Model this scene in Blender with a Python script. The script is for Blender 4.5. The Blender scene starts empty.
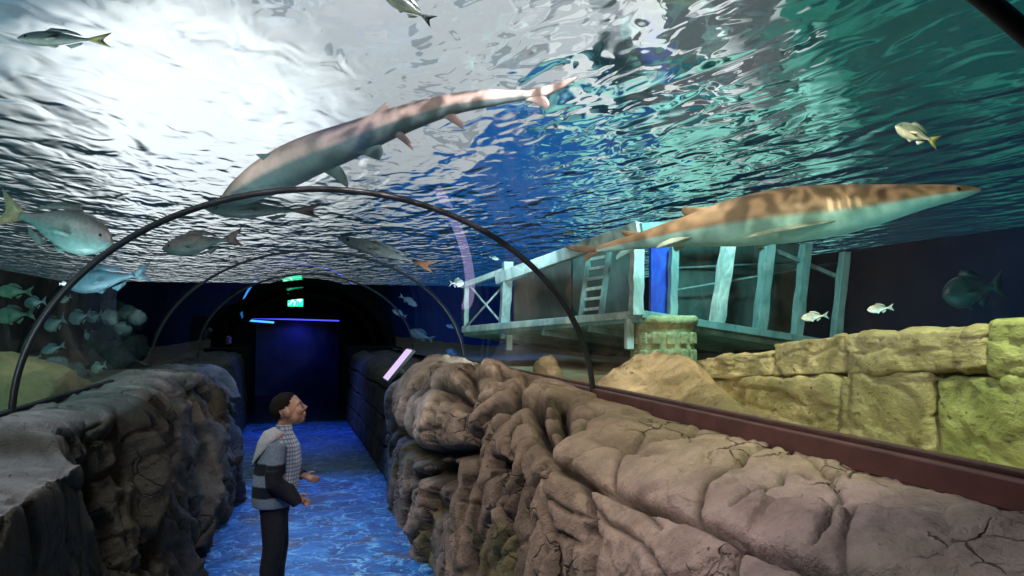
import bpy, bmesh, math, random
import numpy as np
from mathutils import Vector, Matrix, noise as mnoise
R = math.radians
rng = random.Random(7)
C = bpy.context.scene.collection
scene = bpy.context.scene

# ------------------------------------------------------------------ camera
F, CX, CY = 770.0, 512.0, 288.0
YAW, PITCH, CAMZ = R(15.6), R(2.75), 1.65
cam_d = bpy.data.cameras.new('camera'); cam = bpy.data.objects.new('camera', cam_d); C.objects.link(cam)
cam.location = (0, 0, CAMZ); cam.rotation_euler = (R(90) + PITCH, 0, -YAW)
cam_d.sensor_width = 36; cam_d.lens = F / 1024 * 36; cam_d.clip_start = 0.02
scene.camera = cam
CM = cam.rotation_euler.to_matrix(); CMI = CM.inverted()
ORI = Vector((0, 0, CAMZ))
def P(u, v, d):
    """world point standing at depth d along the viewing axis"""
    return ORI + CM @ Vector(((u - CX) / F * d, -(v - CY) / F * d, -d))
def PY(u, v, y):
    r = CM @ Vector(((u - CX) / F, -(v - CY) / F, -1)); return ORI + r * (y / r.y)
def pix(pts):
    q = (np.asarray(pts, float) - np.array(ORI)) @ np.array(CM)
    d = -q[..., 2]; d = np.where(d < .05, .05, d)
    return np.stack([CX + F * q[..., 0] / d, CY - F * q[..., 1] / d], -1)

# ------------------------------------------------------------------ numeric noise
def _h(ix, iy, iz):
    n = (ix * 374761393 + iy * 668265263 + iz * 2147483647 + 1013904223) & 0xffffffff
    n = ((n ^ (n >> 13)) * 1274126177) & 0xffffffff
    n = ((n ^ (n >> 16)) * 2246822519) & 0xffffffff
    return ((n ^ (n >> 15)) & 0xffff) / 65535.0
def vnoise(p):
    p = np.asarray(p, float); i = np.floor(p).astype(np.int64); f = p - i; f = f * f * f * (f * (f * 6 - 15) + 10)
    x, y, z = i[:, 0], i[:, 1], i[:, 2]; r = 0
    for dx in (0, 1):
        for dy in (0, 1):
            for dz in (0, 1):
                w = (f[:, 0] if dx else 1 - f[:, 0]) * (f[:, 1] if dy else 1 - f[:, 1]) * (f[:, 2] if dz else 1 - f[:, 2])
                r = r + w * _h(x + dx, y + dy, z + dz)
    return r * 2 - 1
def fbm(p, o=4, lac=2.03, g=.5):
    p = np.asarray(p, float); a = 1; s = 0; t = 0
    for k in range(o):
        s = s + a * vnoise(p + k * 17.3); t += a; p = p * lac; a *= g
    return s / t
def ridged(p, o=4):
    p = np.asarray(p, float); a = 1; s = 0; t = 0
    for k in range(o):
        s = s + a * (1 - 2 * np.abs(vnoise(p + k * 11.1))); t += a; p = p * 2.1; a *= .5
    return s / t
def worley(p):
    """F1, F2 distances"""
    p = np.asarray(p, float); i = np.floor(p).astype(np.int64)
    f1 = np.full(len(p), 9.); f2 = np.full(len(p), 9.)
    for dx in (-1, 0, 1):
        for dy in (-1, 0, 1):
            for dz in (-1, 0, 1):
                c = i + np.array([dx, dy, dz])
                q = np.stack([c[:, 0] + _h(c[:, 0], c[:, 1], c[:, 2]), c[:, 1] + _h(c[:, 0] + 91, c[:, 1], c[:, 2]), c[:, 2] + _h(c[:, 0], c[:, 1] + 57, c[:, 2])], -1)
                d = np.sqrt(((p - q) ** 2).sum(-1))
                m = d < f1
                f2 = np.where(m, f1, np.minimum(f2, d)); f1 = np.where(m, d, f1)
    return f1, f2

def slabs(p, seed=0):
    """cell id hashes and offset from the cell's centre, with the distance to the cell edge"""
    p = np.asarray(p, float) + seed; i = np.floor(p).astype(np.int64)
    f1 = np.full(len(p), 9.); f2 = np.full(len(p), 9.); cid = np.zeros((len(p), 3), np.int64); dl = np.zeros_like(p)
    for dx in (-1, 0, 1):
        for dy in (-1, 0, 1):
            for dz in (-1, 0, 1):
                c = i + np.array([dx, dy, dz])
                q = np.stack([c[:, 0] + _h(c[:, 0], c[:, 1], c[:, 2]), c[:, 1] + _h(c[:, 0] + 91, c[:, 1], c[:, 2]), c[:, 2] + _h(c[:, 0], c[:, 1] + 57, c[:, 2])], -1)
                v = p - q; d = np.sqrt((v ** 2).sum(-1)); m = d < f1
                f2 = np.where(m, f1, np.minimum(f2, d)); f1 = np.where(m, d, f1)
                cid = np.where(m[:, None], c, cid); dl = np.where(m[:, None], v, dl)
    h = [_h(cid[:, 0] + 5 * k, cid[:, 1] - 3 * k, cid[:, 2] + 7 * k) * 2 - 1 for k in (11, 23, 37, 51)]
    return f2 - f1, h, dl
# ------------------------------------------------------------------ tagging
def tag(o, label=None, cat=None, group=None, kind=None):
    if label: o['label'] = label
    if cat: o['category'] = cat
    if group: o['group'] = group
    if kind: o['kind'] = kind
    return o
def empty(name, loc, label, cat, group=None, rz=0):
    o = bpy.data.objects.new(name, None); C.objects.link(o); o.empty_display_size = .1
    o.location = loc; o.rotation_euler = (0, 0, rz)
    return tag(o, label, cat, group)

# ------------------------------------------------------------------ materials
class NT:
    def __init__(s, tree): s.t = tree; tree.nodes.clear()
    def n(s, typ, **kw):
        nd = s.t.nodes.new(typ)
        for k, v in kw.items(): setattr(nd, k, v)
        return nd
    def put(s, sock, v):
        if v is None: return
        if hasattr(v, 'is_output') or isinstance(v, bpy.types.NodeSocket): s.t.links.new(v, sock)
        else:
            try: sock.default_value = v
            except Exception: sock.default_value = tuple(v) + (1,)
    def m(s, op, a, b=None, c=None, clamp=False):
        nd = s.n('ShaderNodeMath', operation=op); nd.use_clamp = clamp
        s.put(nd.inputs[0], a)
        if b is not None: s.put(nd.inputs[1], b)
        if c is not None: s.put(nd.inputs[2], c)
        return nd.outputs[0]
    def ss(s, v, lo, hi, a=0., b=1.):
        nd = s.n('ShaderNodeMapRange', interpolation_type='SMOOTHSTEP')
        for k, x in enumerate((v, lo, hi, a, b)): s.put(nd.inputs[k], x)
        return nd.outputs[0]
    def mix(s, f, a, b, mode='MIX'):
        nd = s.n('ShaderNodeMix', data_type='RGBA', blend_type=mode)
        s.put(nd.inputs[0], f); s.put(nd.inputs[6], col(a)); s.put(nd.inputs[7], col(b))
        return nd.outputs[2]
    def noise(s, vec, scale, detail=4, rough=.55, dist=0., out=0):
        nd = s.n('ShaderNodeTexNoise'); s.put(nd.inputs['Vector'], vec)
        nd.inputs['Scale'].default_value = scale; nd.inputs['Detail'].default_value = detail
        nd.inputs['Roughness'].default_value = rough; nd.inputs['Distortion'].default_value = dist
        return nd.outputs[out]
    def voro(s, vec, scale, feature='F1', out='Distance', rnd=1.):
        nd = s.n('ShaderNodeTexVoronoi', feature=feature); s.put(nd.inputs['Vector'], vec)
        nd.inputs['Scale'].default_value = scale; nd.inputs['Randomness'].default_value = rnd
        return nd.outputs[out]
    def mapping(s, vec, loc=(0, 0, 0), rot=(0, 0, 0), sc=(1, 1, 1)):
        nd = s.n('ShaderNodeMapping'); s.put(nd.inputs[0], vec)
        nd.inputs[1].default_value = loc; nd.inputs[2].default_value = rot; nd.inputs[3].default_value = sc
        return nd.outputs[0]
    def sep(s, vec):
        nd = s.n('ShaderNodeSeparateXYZ'); s.put(nd.inputs[0], vec); return nd.outputs
    def bump(s, h, strength=.5, dist=.02, normal=None):
        nd = s.n('ShaderNodeBump'); s.put(nd.inputs['Height'], h)
        nd.inputs['Strength'].default_value = strength; nd.inputs['Distance'].default_value = dist
        if normal is not None: s.put(nd.inputs['Normal'], normal)
        return nd.outputs[0]
    def obj(s): return s.n('ShaderNodeTexCoord').outputs['Object']
    def attr(s, name, out='Color'):
        nd = s.n('ShaderNodeAttribute'); nd.attribute_name = name; return nd.outputs[out]
    def pbsdf(s, color, rough=.7, normal=None, **kw):
        nd = s.n('ShaderNodeBsdfPrincipled'); s.put(nd.inputs['Base Color'], col(color)); s.put(nd.inputs['Roughness'], rough)
        if normal is not None: s.put(nd.inputs['Normal'], normal)
        for k, v in kw.items(): s.put(nd.inputs[k.replace('_', ' ')], col(v) if isinstance(v, (tuple, list)) else v)
        return nd.outputs[0]
    def out(s, surf=None, vol=None):
        o = s.n('ShaderNodeOutputMaterial')
        if surf is not None: s.put(o.inputs[0], surf)
        if vol is not None: s.put(o.inputs[1], vol)
def col(c):
    if isinstance(c, (tuple, list)) and len(c) == 3: return tuple(c) + (1,)
    return c
def mat(name):
    m = bpy.data.materials.new(name); m.use_nodes = True
    return m, NT(m.node_tree)
def simple(name, c, rough=.6, var=.15, scale=12., bump=.0, metal=0., emit=None, estr=1., spec=.5):
    m, t = mat(name); o = t.obj()
    n = t.noise(o, scale, 5)
    cc = t.mix(t.ss(n, .3, .7), tuple(x * (1 - var) for x in c), tuple(min(1, x * (1 + var)) for x in c))
    kw = dict(Metallic=metal)
    kw['Specular_IOR_Level'] = spec
    if emit: kw['Emission_Color'] = emit; kw['Emission_Strength'] = estr
    nb = t.bump(n, bump, .01) if bump else None
    t.out(t.pbsdf(cc, rough, nb, **kw)); return m
def glow(name, c, s):
    m, t = mat(name); o = t.obj(); n = t.noise(o, 30, 2)
    e = t.n('ShaderNodeEmission'); t.put(e.inputs[0], t.mix(t.ss(n, .2, .8), tuple(x * .92 for x in c), c)); e.inputs[1].default_value = s
    t.out(e.outputs[0]); return m

# ------------------------------------------------------------------ mesh builder
class MB:
    def __init__(s): s.v = []; s.f = []; s.mi = []; s.c = []; s.cc = (1, 1, 1); s.m = 0
    def add(s, vs, fs, cols=None):
        b = len(s.v); s.v += [tuple(x) for x in vs]
        s.c += [tuple(x) for x in cols] if cols is not None else [s.cc] * len(vs)
        for f in fs: s.f.append(tuple(b + i for i in f)); s.mi.append(s.m)
        return s
    def box(s, c, d, rot=None):
        x, y, z = (k / 2 for k in d); c = Vector(c)
        vs = [Vector((a * x, b * y, e * z)) for a in (-1, 1) for b in (-1, 1) for e in (-1, 1)]
        if rot is not None: vs = [rot @ q for q in vs]
        return s.add([c + q for q in vs], [(0, 1, 3, 2), (4, 6, 7, 5), (0, 4, 5, 1), (2, 3, 7, 6), (0, 2, 6, 4), (1, 5, 7, 3)])
    def bar(s, a, b, w, h=None, up=(0, 0, 1)):
        a, b = Vector(a), Vector(b); d = b - a; h = h or w
        z = d.normalized(); x = Vector(up).cross(z)
        if x.length < .05: x = Vector((1, 0, 0)).cross(z)
        x.normalize(); y = z.cross(x)
        return s.box((a + b) / 2, (w, h, d.length), Matrix((x, y, z)).transposed())
    def tube(s, path, rad, n=10, cap=True, cols=None, sq=1.):
        path = [Vector(p) for p in path]; k = len(path)
        rad = [rad] * k if not hasattr(rad, '__len__') else rad
        vs = []; cl = []; ref = None
        for i, p in enumerate(path):
            t = (path[min(i + 1, k - 1)] - path[max(i - 1, 0)]).normalized()
            if ref is None: ref = t.orthogonal().normalized()
            ref = (ref - t * ref.dot(t)).normalized(); b = t.cross(ref)
            for j in range(n):
                a = 2 * math.pi * j / n; vs.append(p + (ref * math.cos(a) + b * math.sin(a) * sq) * rad[i]); cl.append(cols[i] if cols else s.cc)
        fs = [(i * n + j, i * n + (j + 1) % n, (i + 1) * n + (j + 1) % n, (i + 1) * n + j) for i in range(k - 1) for j in range(n)]
        if cap: fs += [tuple(range(n))[::-1], tuple(range((k - 1) * n, k * n))]
        return s.add(vs, fs, cl)
    def loft(s, rings, cols=None, cap=True):
        n = len(rings[0]); k = len(rings); vs = [p for r in rings for p in r]
        fs = [(i * n + j, i * n + (j + 1) % n, (i + 1) * n + (j + 1) % n, (i + 1) * n + j) for i in range(k - 1) for j in range(n)]
        if cap: fs += [tuple(range(n))[::-1], tuple(range((k - 1) * n, k * n))]
        return s.add(vs, fs, cols)
    def ell(s, c, r, rot=None, nu=16, nv=10):
        vs = []; c = Vector(c)
        for i in range(nv + 1):
            th = math.pi * i / nv
            for j in range(nu):
                ph = 2 * math.pi * j / nu
                q = Vector((r[0] * math.sin(th) * math.cos(ph), r[1] * math.sin(th) * math.sin(ph), r[2] * math.cos(th)))
                vs.append(c + (rot @ q if rot is not None else q))
        fs = [(i * nu + j, (i + 1) * nu + j, (i + 1) * nu + (j + 1) % nu, i * nu + (j + 1) % nu) for i in range(nv) for j in range(nu)]
        return s.add(vs, fs)
    def build(s, name, mats, parent=None, smooth=True, mods=None, local=None):
        me = bpy.data.meshes.new(name); me.from_pydata(s.v, [], s.f)
        for m in (mats if isinstance(mats, (list, tuple)) else [mats]): me.materials.append(m)
        me.polygons.foreach_set('material_index', s.mi)
        ca = me.color_attributes.new('col', 'FLOAT_COLOR', 'POINT')
        ca.data.foreach_set('color', [x for c in s.c for x in (c[0], c[1], c[2], c[3] if len(c) > 3 else 1.)])
        if local is not None: me.transform(local)
        bm = bmesh.new(); bm.from_mesh(me); bmesh.ops.remove_doubles(bm, verts=bm.verts, dist=1e-6)
        bmesh.ops.recalc_face_normals(bm, faces=bm.faces); bm.to_mesh(me); bm.free()
        if smooth: me.polygons.foreach_set('use_smooth', [True] * len(me.polygons))
        o = bpy.data.objects.new(name, me); C.objects.link(o)
        if parent: o.parent = parent
        if mods: mods(o)
        return o
def bevel(w, seg=2):
    def f(o):
        b = o.modifiers.new('bevel', 'BEVEL'); b.width = w; b.segments = seg; b.limit_method = 'ANGLE'; b.angle_limit = R(40)
    return f
def gridmesh(name, G, mats, cols=None, parent=None, flip=False):
    """G: (a,b,3) array of points"""
    a, b = G.shape[:2]; me = bpy.data.meshes.new(name)
    idx = np.arange(a * b).reshape(a, b)
    q = np.stack([idx[:-1, :-1], idx[1:, :-1], idx[1:, 1:], idx[:-1, 1:]], -1).reshape(-1, 4)
    if flip: q = q[:, ::-1]
    me.from_pydata(G.reshape(-1, 3).tolist(), [], q.tolist())
    for m in (mats if isinstance(mats, (list, tuple)) else [mats]): me.materials.append(m)
    if cols is not None:
        ca = me.color_attributes.new('col', 'FLOAT_COLOR', 'POINT')
        ca.data.foreach_set('color', np.concatenate([cols.reshape(-1, 3), np.ones((a * b, 1))], 1).astype(np.float32).ravel())
    me.polygons.foreach_set('use_smooth', [True] * len(me.polygons))
    o = bpy.data.objects.new(name, me); C.objects.link(o)
    if parent: o.parent = parent
    return o
# ================================================================== WORLD (bright hall above the water)
world = bpy.data.worlds.new('hall_light'); scene.world = world; world.use_nodes = True
WIOR = 1.10
def build_world():
    t = NT(world.node_tree); g = t.n('ShaderNodeTexCoord').outputs['Generated']
    x, y, z = t.sep(g)
    az = t.m('MULTIPLY', t.m('ARCTAN2', x, y), 180 / math.pi)
    cz = t.m('MULTIPLY', t.m('COSINE', t.m('ARCSINE', z)), WIOR)
    el = t.m('MULTIPLY', t.m('ARCCOSINE', t.m('MINIMUM', cz, 1.)), 180 / math.pi)      # elevation as seen from under the water
    cv = t.n('ShaderNodeCombineXYZ'); t.put(cv.inputs[0], az); t.put(cv.inputs[1], el)
    v = cv.outputs[0]
    n1 = t.noise(v, .11, 3, .5, .6); n2 = t.noise(v, .33, 3, .5, 1.0)
    azn = t.m('ADD', az, t.m('MULTIPLY', t.m('SUBTRACT', n1, .5), 14.))
    eln = t.m('ADD', el, t.m('MULTIPLY', t.m('SUBTRACT', n2, .5), 5.))
    def region(a0, a1, aw, e0, e1, ew):
        f = t.m('MULTIPLY', t.ss(azn, a0 - aw, a0 + aw), t.ss(azn, a1 - aw, a1 + aw, 1., 0.))
        return t.m('MULTIPLY', f, t.m('MULTIPLY', t.ss(eln, e0 - ew, e0 + ew), t.ss(eln, e1 - ew, e1 + ew, 1., 0.)))
    dk = (.010, .040, .055)
    c = t.mix(t.ss(azn, 20, 40), dk, (.006, .045, .060))                              # dim hall
    c = t.mix(region(29, 70, 4, 9, 40, 3), c, (.008, .070, .070))                     # green-teal end of the hall
    c = t.mix(t.m('MULTIPLY', region(27, 70, 3, 11, 40, 2), t.ss(t.noise(t.mapping(v, sc=(.6, 1.6, 1)), .16, 2, .5, 1.0), .50, .62)), c, (.025, .20, .16))
    c = t.mix(region(4, 25, 3, 3, 16, 2.), c, (.010, .125, .43))                    # blue glow painted into the hall colour, no lamp there
    c = t.mix(t.m('MULTIPLY', region(14, 30, 3, 9, 17, 2.), t.ss(n2, .55, .63)), c, (.03, .18, .22))
    aq = t.m('MULTIPLY', region(19, 38, 2.5, 7.5, 16, 2.), t.ss(t.noise(v, .30, 2, .5, 1.2), .46, .53))
    c = t.mix(aq, c, (.34, .86, .74))                                                   # aqua glow painted in broken bands, no lamp there
    c = t.mix(t.m('MULTIPLY', region(25, 36, 2, 15.5, 60, 1.5), t.ss(n1, .36, .5)), c, (.12, .14, .15))
    edge = t.m('ADD', t.m('MULTIPLY', eln, 1.35), -5.)                                  # the white ceiling ends along a slanting line
    wf = t.m('MULTIPLY', t.ss(t.m('SUBTRACT', azn, edge), -1.5, 1.5, 1., 0.), t.ss(eln, 4., 8.))
    c = t.mix(wf, c, t.mix(t.ss(az, -20, -8), (.17, .30, .36), t.mix(t.ss(el, 6, 13), (.38, .44, .50), (.66, .69, .73))))
    pan = t.m('MULTIPLY', region(17, 34, 1.5, 15, 60, 1.5), t.ss(t.noise(v, .36, 2, .5, .8), .53, .57))
    c = t.mix(pan, c, (.95, .95, .97))
    gap = t.m('MULTIPLY', t.ss(t.noise(v, .30, 2, .5, .3), .58, .61), wf)
    c = t.mix(t.m('MULTIPLY', gap, .6), c, (.16, .21, .26))
    r2 = t.m('ADD', t.m('POWER', t.m('DIVIDE', t.m('SUBTRACT', az, -8.), 9.5), 2.), t.m('POWER', t.m('DIVIDE', t.m('SUBTRACT', el, 14.), 6.5), 2.))
    c = t.mix(t.ss(r2, .1, 2.2, 1., 0.), c, (1.5, 1.55, 1.6))                         # the brightest lamp
    side = t.m('MAXIMUM', t.ss(az, 22, 34), t.m('MULTIPLY', t.ss(az, -17, -7, 1., 0.), 1.5))
    fade = t.m('DIVIDE', t.m('SUBTRACT', el, t.m('ADD', 2., t.m('MULTIPLY', side, 2.5))), t.m('ADD', 5., t.m('MULTIPLY', side, 6.)))
    c = t.mix(t.ss(fade, 0., 1.), t.mix(t.ss(az, 0, 25), (.012, .035, .045), (.004, .018, .040)), c)
    b = t.n('ShaderNodeBackground'); t.put(b.inputs[0], c); b.inputs[1].default_value = 1.0
    o = t.n('ShaderNodeOutputWorld'); t.t.links.new(b.outputs[0], o.inputs[0])
build_world()
scene.view_settings.view_transform = 'Standard'; scene.view_settings.look = 'None'
scene.cycles.caustics_refractive = False; scene.cycles.caustics_reflective = False
scene.cycles.max_bounces = 10; scene.cycles.transparent_max_bounces = 16; scene.cycles.sample_clamp_indirect = 4

# ================================================================== WATER SURFACE
WZ = 3.2
def water_mat():
    m, t = mat('water'); o = t.obj()
    w1 = t.noise(t.mapping(o, rot=(0, 0, .12), sc=(1, .42, 1)), 2.1, 1, .4, .6); w2 = t.noise(t.mapping(o, rot=(0, 0, -.25), sc=(1, .5, 1)), 4.4, 1, .4, .8)
    h = t.m('ADD', t.m('MULTIPLY', w1, .65), t.m('MULTIPLY', w2, .30))
    nb = t.bump(h, 1., .075)
    rf = t.n('ShaderNodeBsdfRefraction'); rf.inputs['IOR'].default_value = WIOR; rf.inputs['Roughness'].default_value = 0.0
    t.put(rf.inputs['Normal'], nb); t.put(rf.inputs['Color'], (.95, 1, 1, 1))
    gl = t.n('ShaderNodeBsdfGlossy'); gl.inputs['Roughness'].default_value = .0; t.put(gl.inputs['Normal'], nb)
    t.put(gl.inputs['Color'], (.9, 1, 1, 1))
    mx = t.n('ShaderNodeMixShader'); mx.inputs[0].default_value = .17
    t.put(mx.inputs[1], rf.outputs[0]); t.put(mx.inputs[2], gl.outputs[0]); t.out(mx.outputs[0]); return m
b = MB(); b.add([(-9, -4, WZ), (-9, 33, WZ), (12, 33, WZ), (12, -4, WZ)], [(0, 1, 2, 3)])
water = b.build('water_surface', water_mat(), smooth=False)
if water.data.polygons[0].normal.z > 0: water.data.flip_normals()
tag(water, kind='structure')

# ================================================================== TANK SHELL
def tankwall_mat(name, c1, c2):
    m, t = mat(name); o = t.obj(); n = t.noise(o, .9, 5, .6)
    t.out(t.pbsdf(t.mix(t.ss(n, .3, .7), c1, c2), .9, t.bump(n, .4, .1))); return m
TW = tankwall_mat('tank_wall_blue', (.010, .035, .075), (.016, .06, .11))
TL = tankwall_mat('tank_wall_teal', (.012, .035, .040), (.02, .055, .06))
def panel(name, pts, m):
    b = MB(); b.add(pts, [(0, 1, 2, 3)]); o = b.build(name, m, smooth=False); tag(o, kind='structure'); return o
panel('wall_far', [(-8, 30, 0), (11, 30, 0), (11, 30, WZ), (-8, 30, WZ)], TW)
panel('wall_tank_right', [(11, -3, 0), (11, 30, 0), (11, 30, WZ), (11, -3, WZ)], TW)
panel('wall_tank_left', [(-8, -3, 0), (-8, 30, 0), (-8, 30, WZ), (-8, -3, WZ)], TL)
panel('wall_near', [(-8, -3, 0), (11, -3, 0), (11, -3, WZ), (-8, -3, WZ)], TL)

# ================================================================== FLOOR
def floor_mat():
    m, t = mat('ocean_print_floor'); o = t.obj()
    d = t.noise(o, 3.2, 4, .6, .5, 1)
    ov = t.n('ShaderNodeVectorMath', operation='ADD'); t.put(ov.inputs[0], o)
    sc = t.n('ShaderNodeVectorMath', operation='SCALE'); t.put(sc.inputs[0], d); sc.inputs['Scale'].default_value = .55; t.put(ov.inputs[1], sc.outputs[0])
    w = ov.outputs[0]
    n1 = t.noise(w, 3.0, 6, .62, .8); n2 = t.noise(w, 6.5, 5, .6, 1.2)
    c = t.mix(t.ss(n1, .34, .66), (.006, .035, .16), (.03, .22, .55))
    c = t.mix(t.ss(n2, .53, .68), c, (.18, .50, .74))
    v = t.voro(w, 3.4, 'DISTANCE_TO_EDGE'); c = t.mix(t.m('MULTIPLY', t.ss(v, .0, .05, 1., 0.), t.ss(n2, .40, .52)), c, (.28, .62, .82))
    x, y, z = t.sep(o)
    near = t.ss(y, 4.2, 9.5, 1., .25)
    n3 = t.noise(t.mapping(w, loc=(3.1, 1.7, 0)), 2.4, 5, .7, .6)
    c = t.mix(t.m('MULTIPLY', t.ss(n3, .53, .58), near), c, (.085, .045, .045))
    t.out(t.pbsdf(c, .55, t.bump(n2, .2, .01))); return m
panel('floor', [(-8.2, -3.2, 0), (11.2, -3.2, 0), (11.2, 30.2, 0), (-8.2, 30.2, 0)], floor_mat())

# ================================================================== ROCK WALLS
def spline(cp, t):
    cp = np.asarray(cp, float); d = np.r_[0, np.cumsum(np.linalg.norm(np.diff(cp, axis=0), axis=1))]; d /= d[-1]
    k = np.interp(t, d, np.arange(len(cp))); i = np.clip(k.astype(int), 0, len(cp) - 2); f = (k - i)[:, None]
    g = lambda j: cp[np.clip(j, 0, len(cp) - 1)]
    p0, p1, p2, p3 = g(i - 1), g(i), g(i + 1), g(i + 2)
    return .5 * (2 * p1 + (p2 - p0) * f + (2 * p0 - 5 * p1 + 4 * p2 - p3) * f ** 2 + (3 * p1 - p0 - 3 * p2 + p3) * f ** 3)
def sstep(a, b, x): k = np.clip((x - a) / (b - a), 0, 1); return k * k * (3 - 2 * k)
def seg_dist(Pts, A, B):
    ab = B - A; k = np.clip(((Pts - A) @ ab) / max(1e-9, ab @ ab), 0, 1)
    return np.linalg.norm(Pts - (A + k[:, None] * ab), axis=1)
def normals(G):
    du = np.gradient(G, axis=0); dv = np.gradient(G, axis=1); n = np.cross(du, dv); return n / (np.linalg.norm(n, axis=-1, keepdims=True) + 1e-12)

def rock_mat(name, scale=1., rough=.85):
    m, t = mat(name); o = t.obj(); a = t.attr('col')
    n1 = t.noise(o, 7 * scale, 8, .65); n2 = t.noise(o, 45 * scale, 5, .7); pits = t.voro(t.mapping(o, sc=(1, 1, 1)), 26 * scale)
    c = t.mix(t.ss(n1, .28, .75), (.62, .58, .56), (1.15, 1.1, 1.08)); c = t.mix(1., a, c, 'MULTIPLY')
    c = t.mix(t.m('MULTIPLY', t.ss(n2, .56, .72), .45), c, t.mix(1., c, (.45, .43, .42), 'MULTIPLY'))
    pit = t.m('MULTIPLY', t.ss(pits, .0, .22, 1., 0.), t.ss(n1, .55, .66))
    c = t.mix(t.m('MULTIPLY', pit, .6), c, (.05, .045, .04))
    crk = t.voro(t.mix(.10, o, t.noise(o, 6, 4, .6, 0, 1)), 7.5 * scale, 'DISTANCE_TO_EDGE'); ck = t.m('MULTIPLY', t.ss(crk, .0, .035, 1., 0.), t.ss(t.noise(o, 2.3, 2), .50, .62))
    c = t.mix(t.m('MULTIPLY', ck, .8), c, (.04, .033, .028))
    h = t.m('SUBTRACT', t.m('ADD', n1, t.m('MULTIPLY', n2, .5)), t.m('ADD', t.m('MULTIPLY', pit, .6), t.m('MULTIPLY', ck, .7)))
    t.out(t.pbsdf(c, rough, t.bump(h, .85, .04), Specular_IOR_Level=.3)); return m
ROCK = rock_mat('painted_rock')

YS = np.r_[-2.5, np.exp(np.linspace(math.log(.75), math.log(13.9), 760))]
TS = np.r_[np.linspace(0, 1, 200)]
def base_wall(keys):
    """keys: list of (y, control points (x,z)) -> (ny,nt,3) interpolated"""
    prof = [np.asarray(spline(cp, TS)) for _, cp in keys]; ky = [k for k, _ in keys]
    G = np.zeros((len(YS), len(TS), 3))
    for i, y in enumerate(YS):
        j = int(np.clip(np.searchsorted(ky, y) - 1, 0, len(ky) - 2)); f = sstep(ky[j], ky[j + 1], y)
        p = prof[j] * (1 - f) + prof[j + 1] * f; G[i, :, 0] = p[:, 0]; G[i, :, 1] = y; G[i, :, 2] = p[:, 1]
    return G
def groove_paths(G, paths):
    """pixel polylines snapped onto the wall -> list of 3-D polylines"""
    px = pix(G); D = (G - np.array(ORI)) @ np.array(CM); ok = -D[..., 2] > .3
    flat = px.reshape(-1, 2); P3 = G.reshape(-1, 3); okf = ok.ravel()
    depth = -D[..., 2].ravel(); out = []
    for pl in paths:
        pts = []
        for (u, v) in pl:
            d = (flat[:, 0] - u) ** 2 + (flat[:, 1] - v) ** 2; d[~okf] = 1e9
            c = np.argsort(d)[:12]; c = c[np.argmin(depth[c] + .02 * d[c])]; pts.append(P3[c])
        out.append(np.array(pts))
    return out

# ---- right wall
GR = base_wall([
    (.7, [(1.72, 1.20), (1.60, 1.225), (1.40, 1.215), (1.18, 1.16), (1.03, 1.06), (.97, .93), (.95, .6), (.93, .3), (.92, -.02)]),
    (2.45, [(1.72, 1.20), (1.60, 1.225), (1.40, 1.225), (1.16, 1.17), (1.01, 1.05), (.95, .93), (.93, .6), (.91, .3), (.90, -.02)]),
    (3.0, [(1.72, 1.20), (1.60, 1.225), (1.42, 1.25), (1.18, 1.24), (1.00, 1.14), (.93, .98), (.90, .6), (.88, .3), (.86, -.02)]),
    (4.6, [(1.72, 1.22), (1.58, 1.29), (1.42, 1.33), (1.18, 1.33), (1.00, 1.22), (.92, 1.02), (.90, .6), (.87, .3), (.85, -.02)]),
    (6.3, [(1.72, 1.22), (1.58, 1.28), (1.40, 1.31), (1.14, 1.29), (.98, 1.20), (.90, 1.02), (.89, .6), (.87, .3), (.85, -.02)]),
    (7.4, [(1.72, 1.20), (1.55, 1.21), (1.36, 1.20), (1.18, 1.15), (1.00, 1.06), (.89, .92), (.86, .6), (.86, .3), (.84, -.02)]),
    (8.1, [(1.72, 1.20), (1.50, 1.18), (1.34, 1.15), (1.18, 1.10), (1.06, 1.02), (1.00, .90), (.97, .6), (.95, .3), (.93, -.02)]),
    (13.9, [(1.72, 1.20), (1.50, 1.20), (1.30, 1.20), (1.1, 1.19), (.95, 1.12), (.90, .96), (.89, .6), (.87, .3), (.85, -.02)])])
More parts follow.
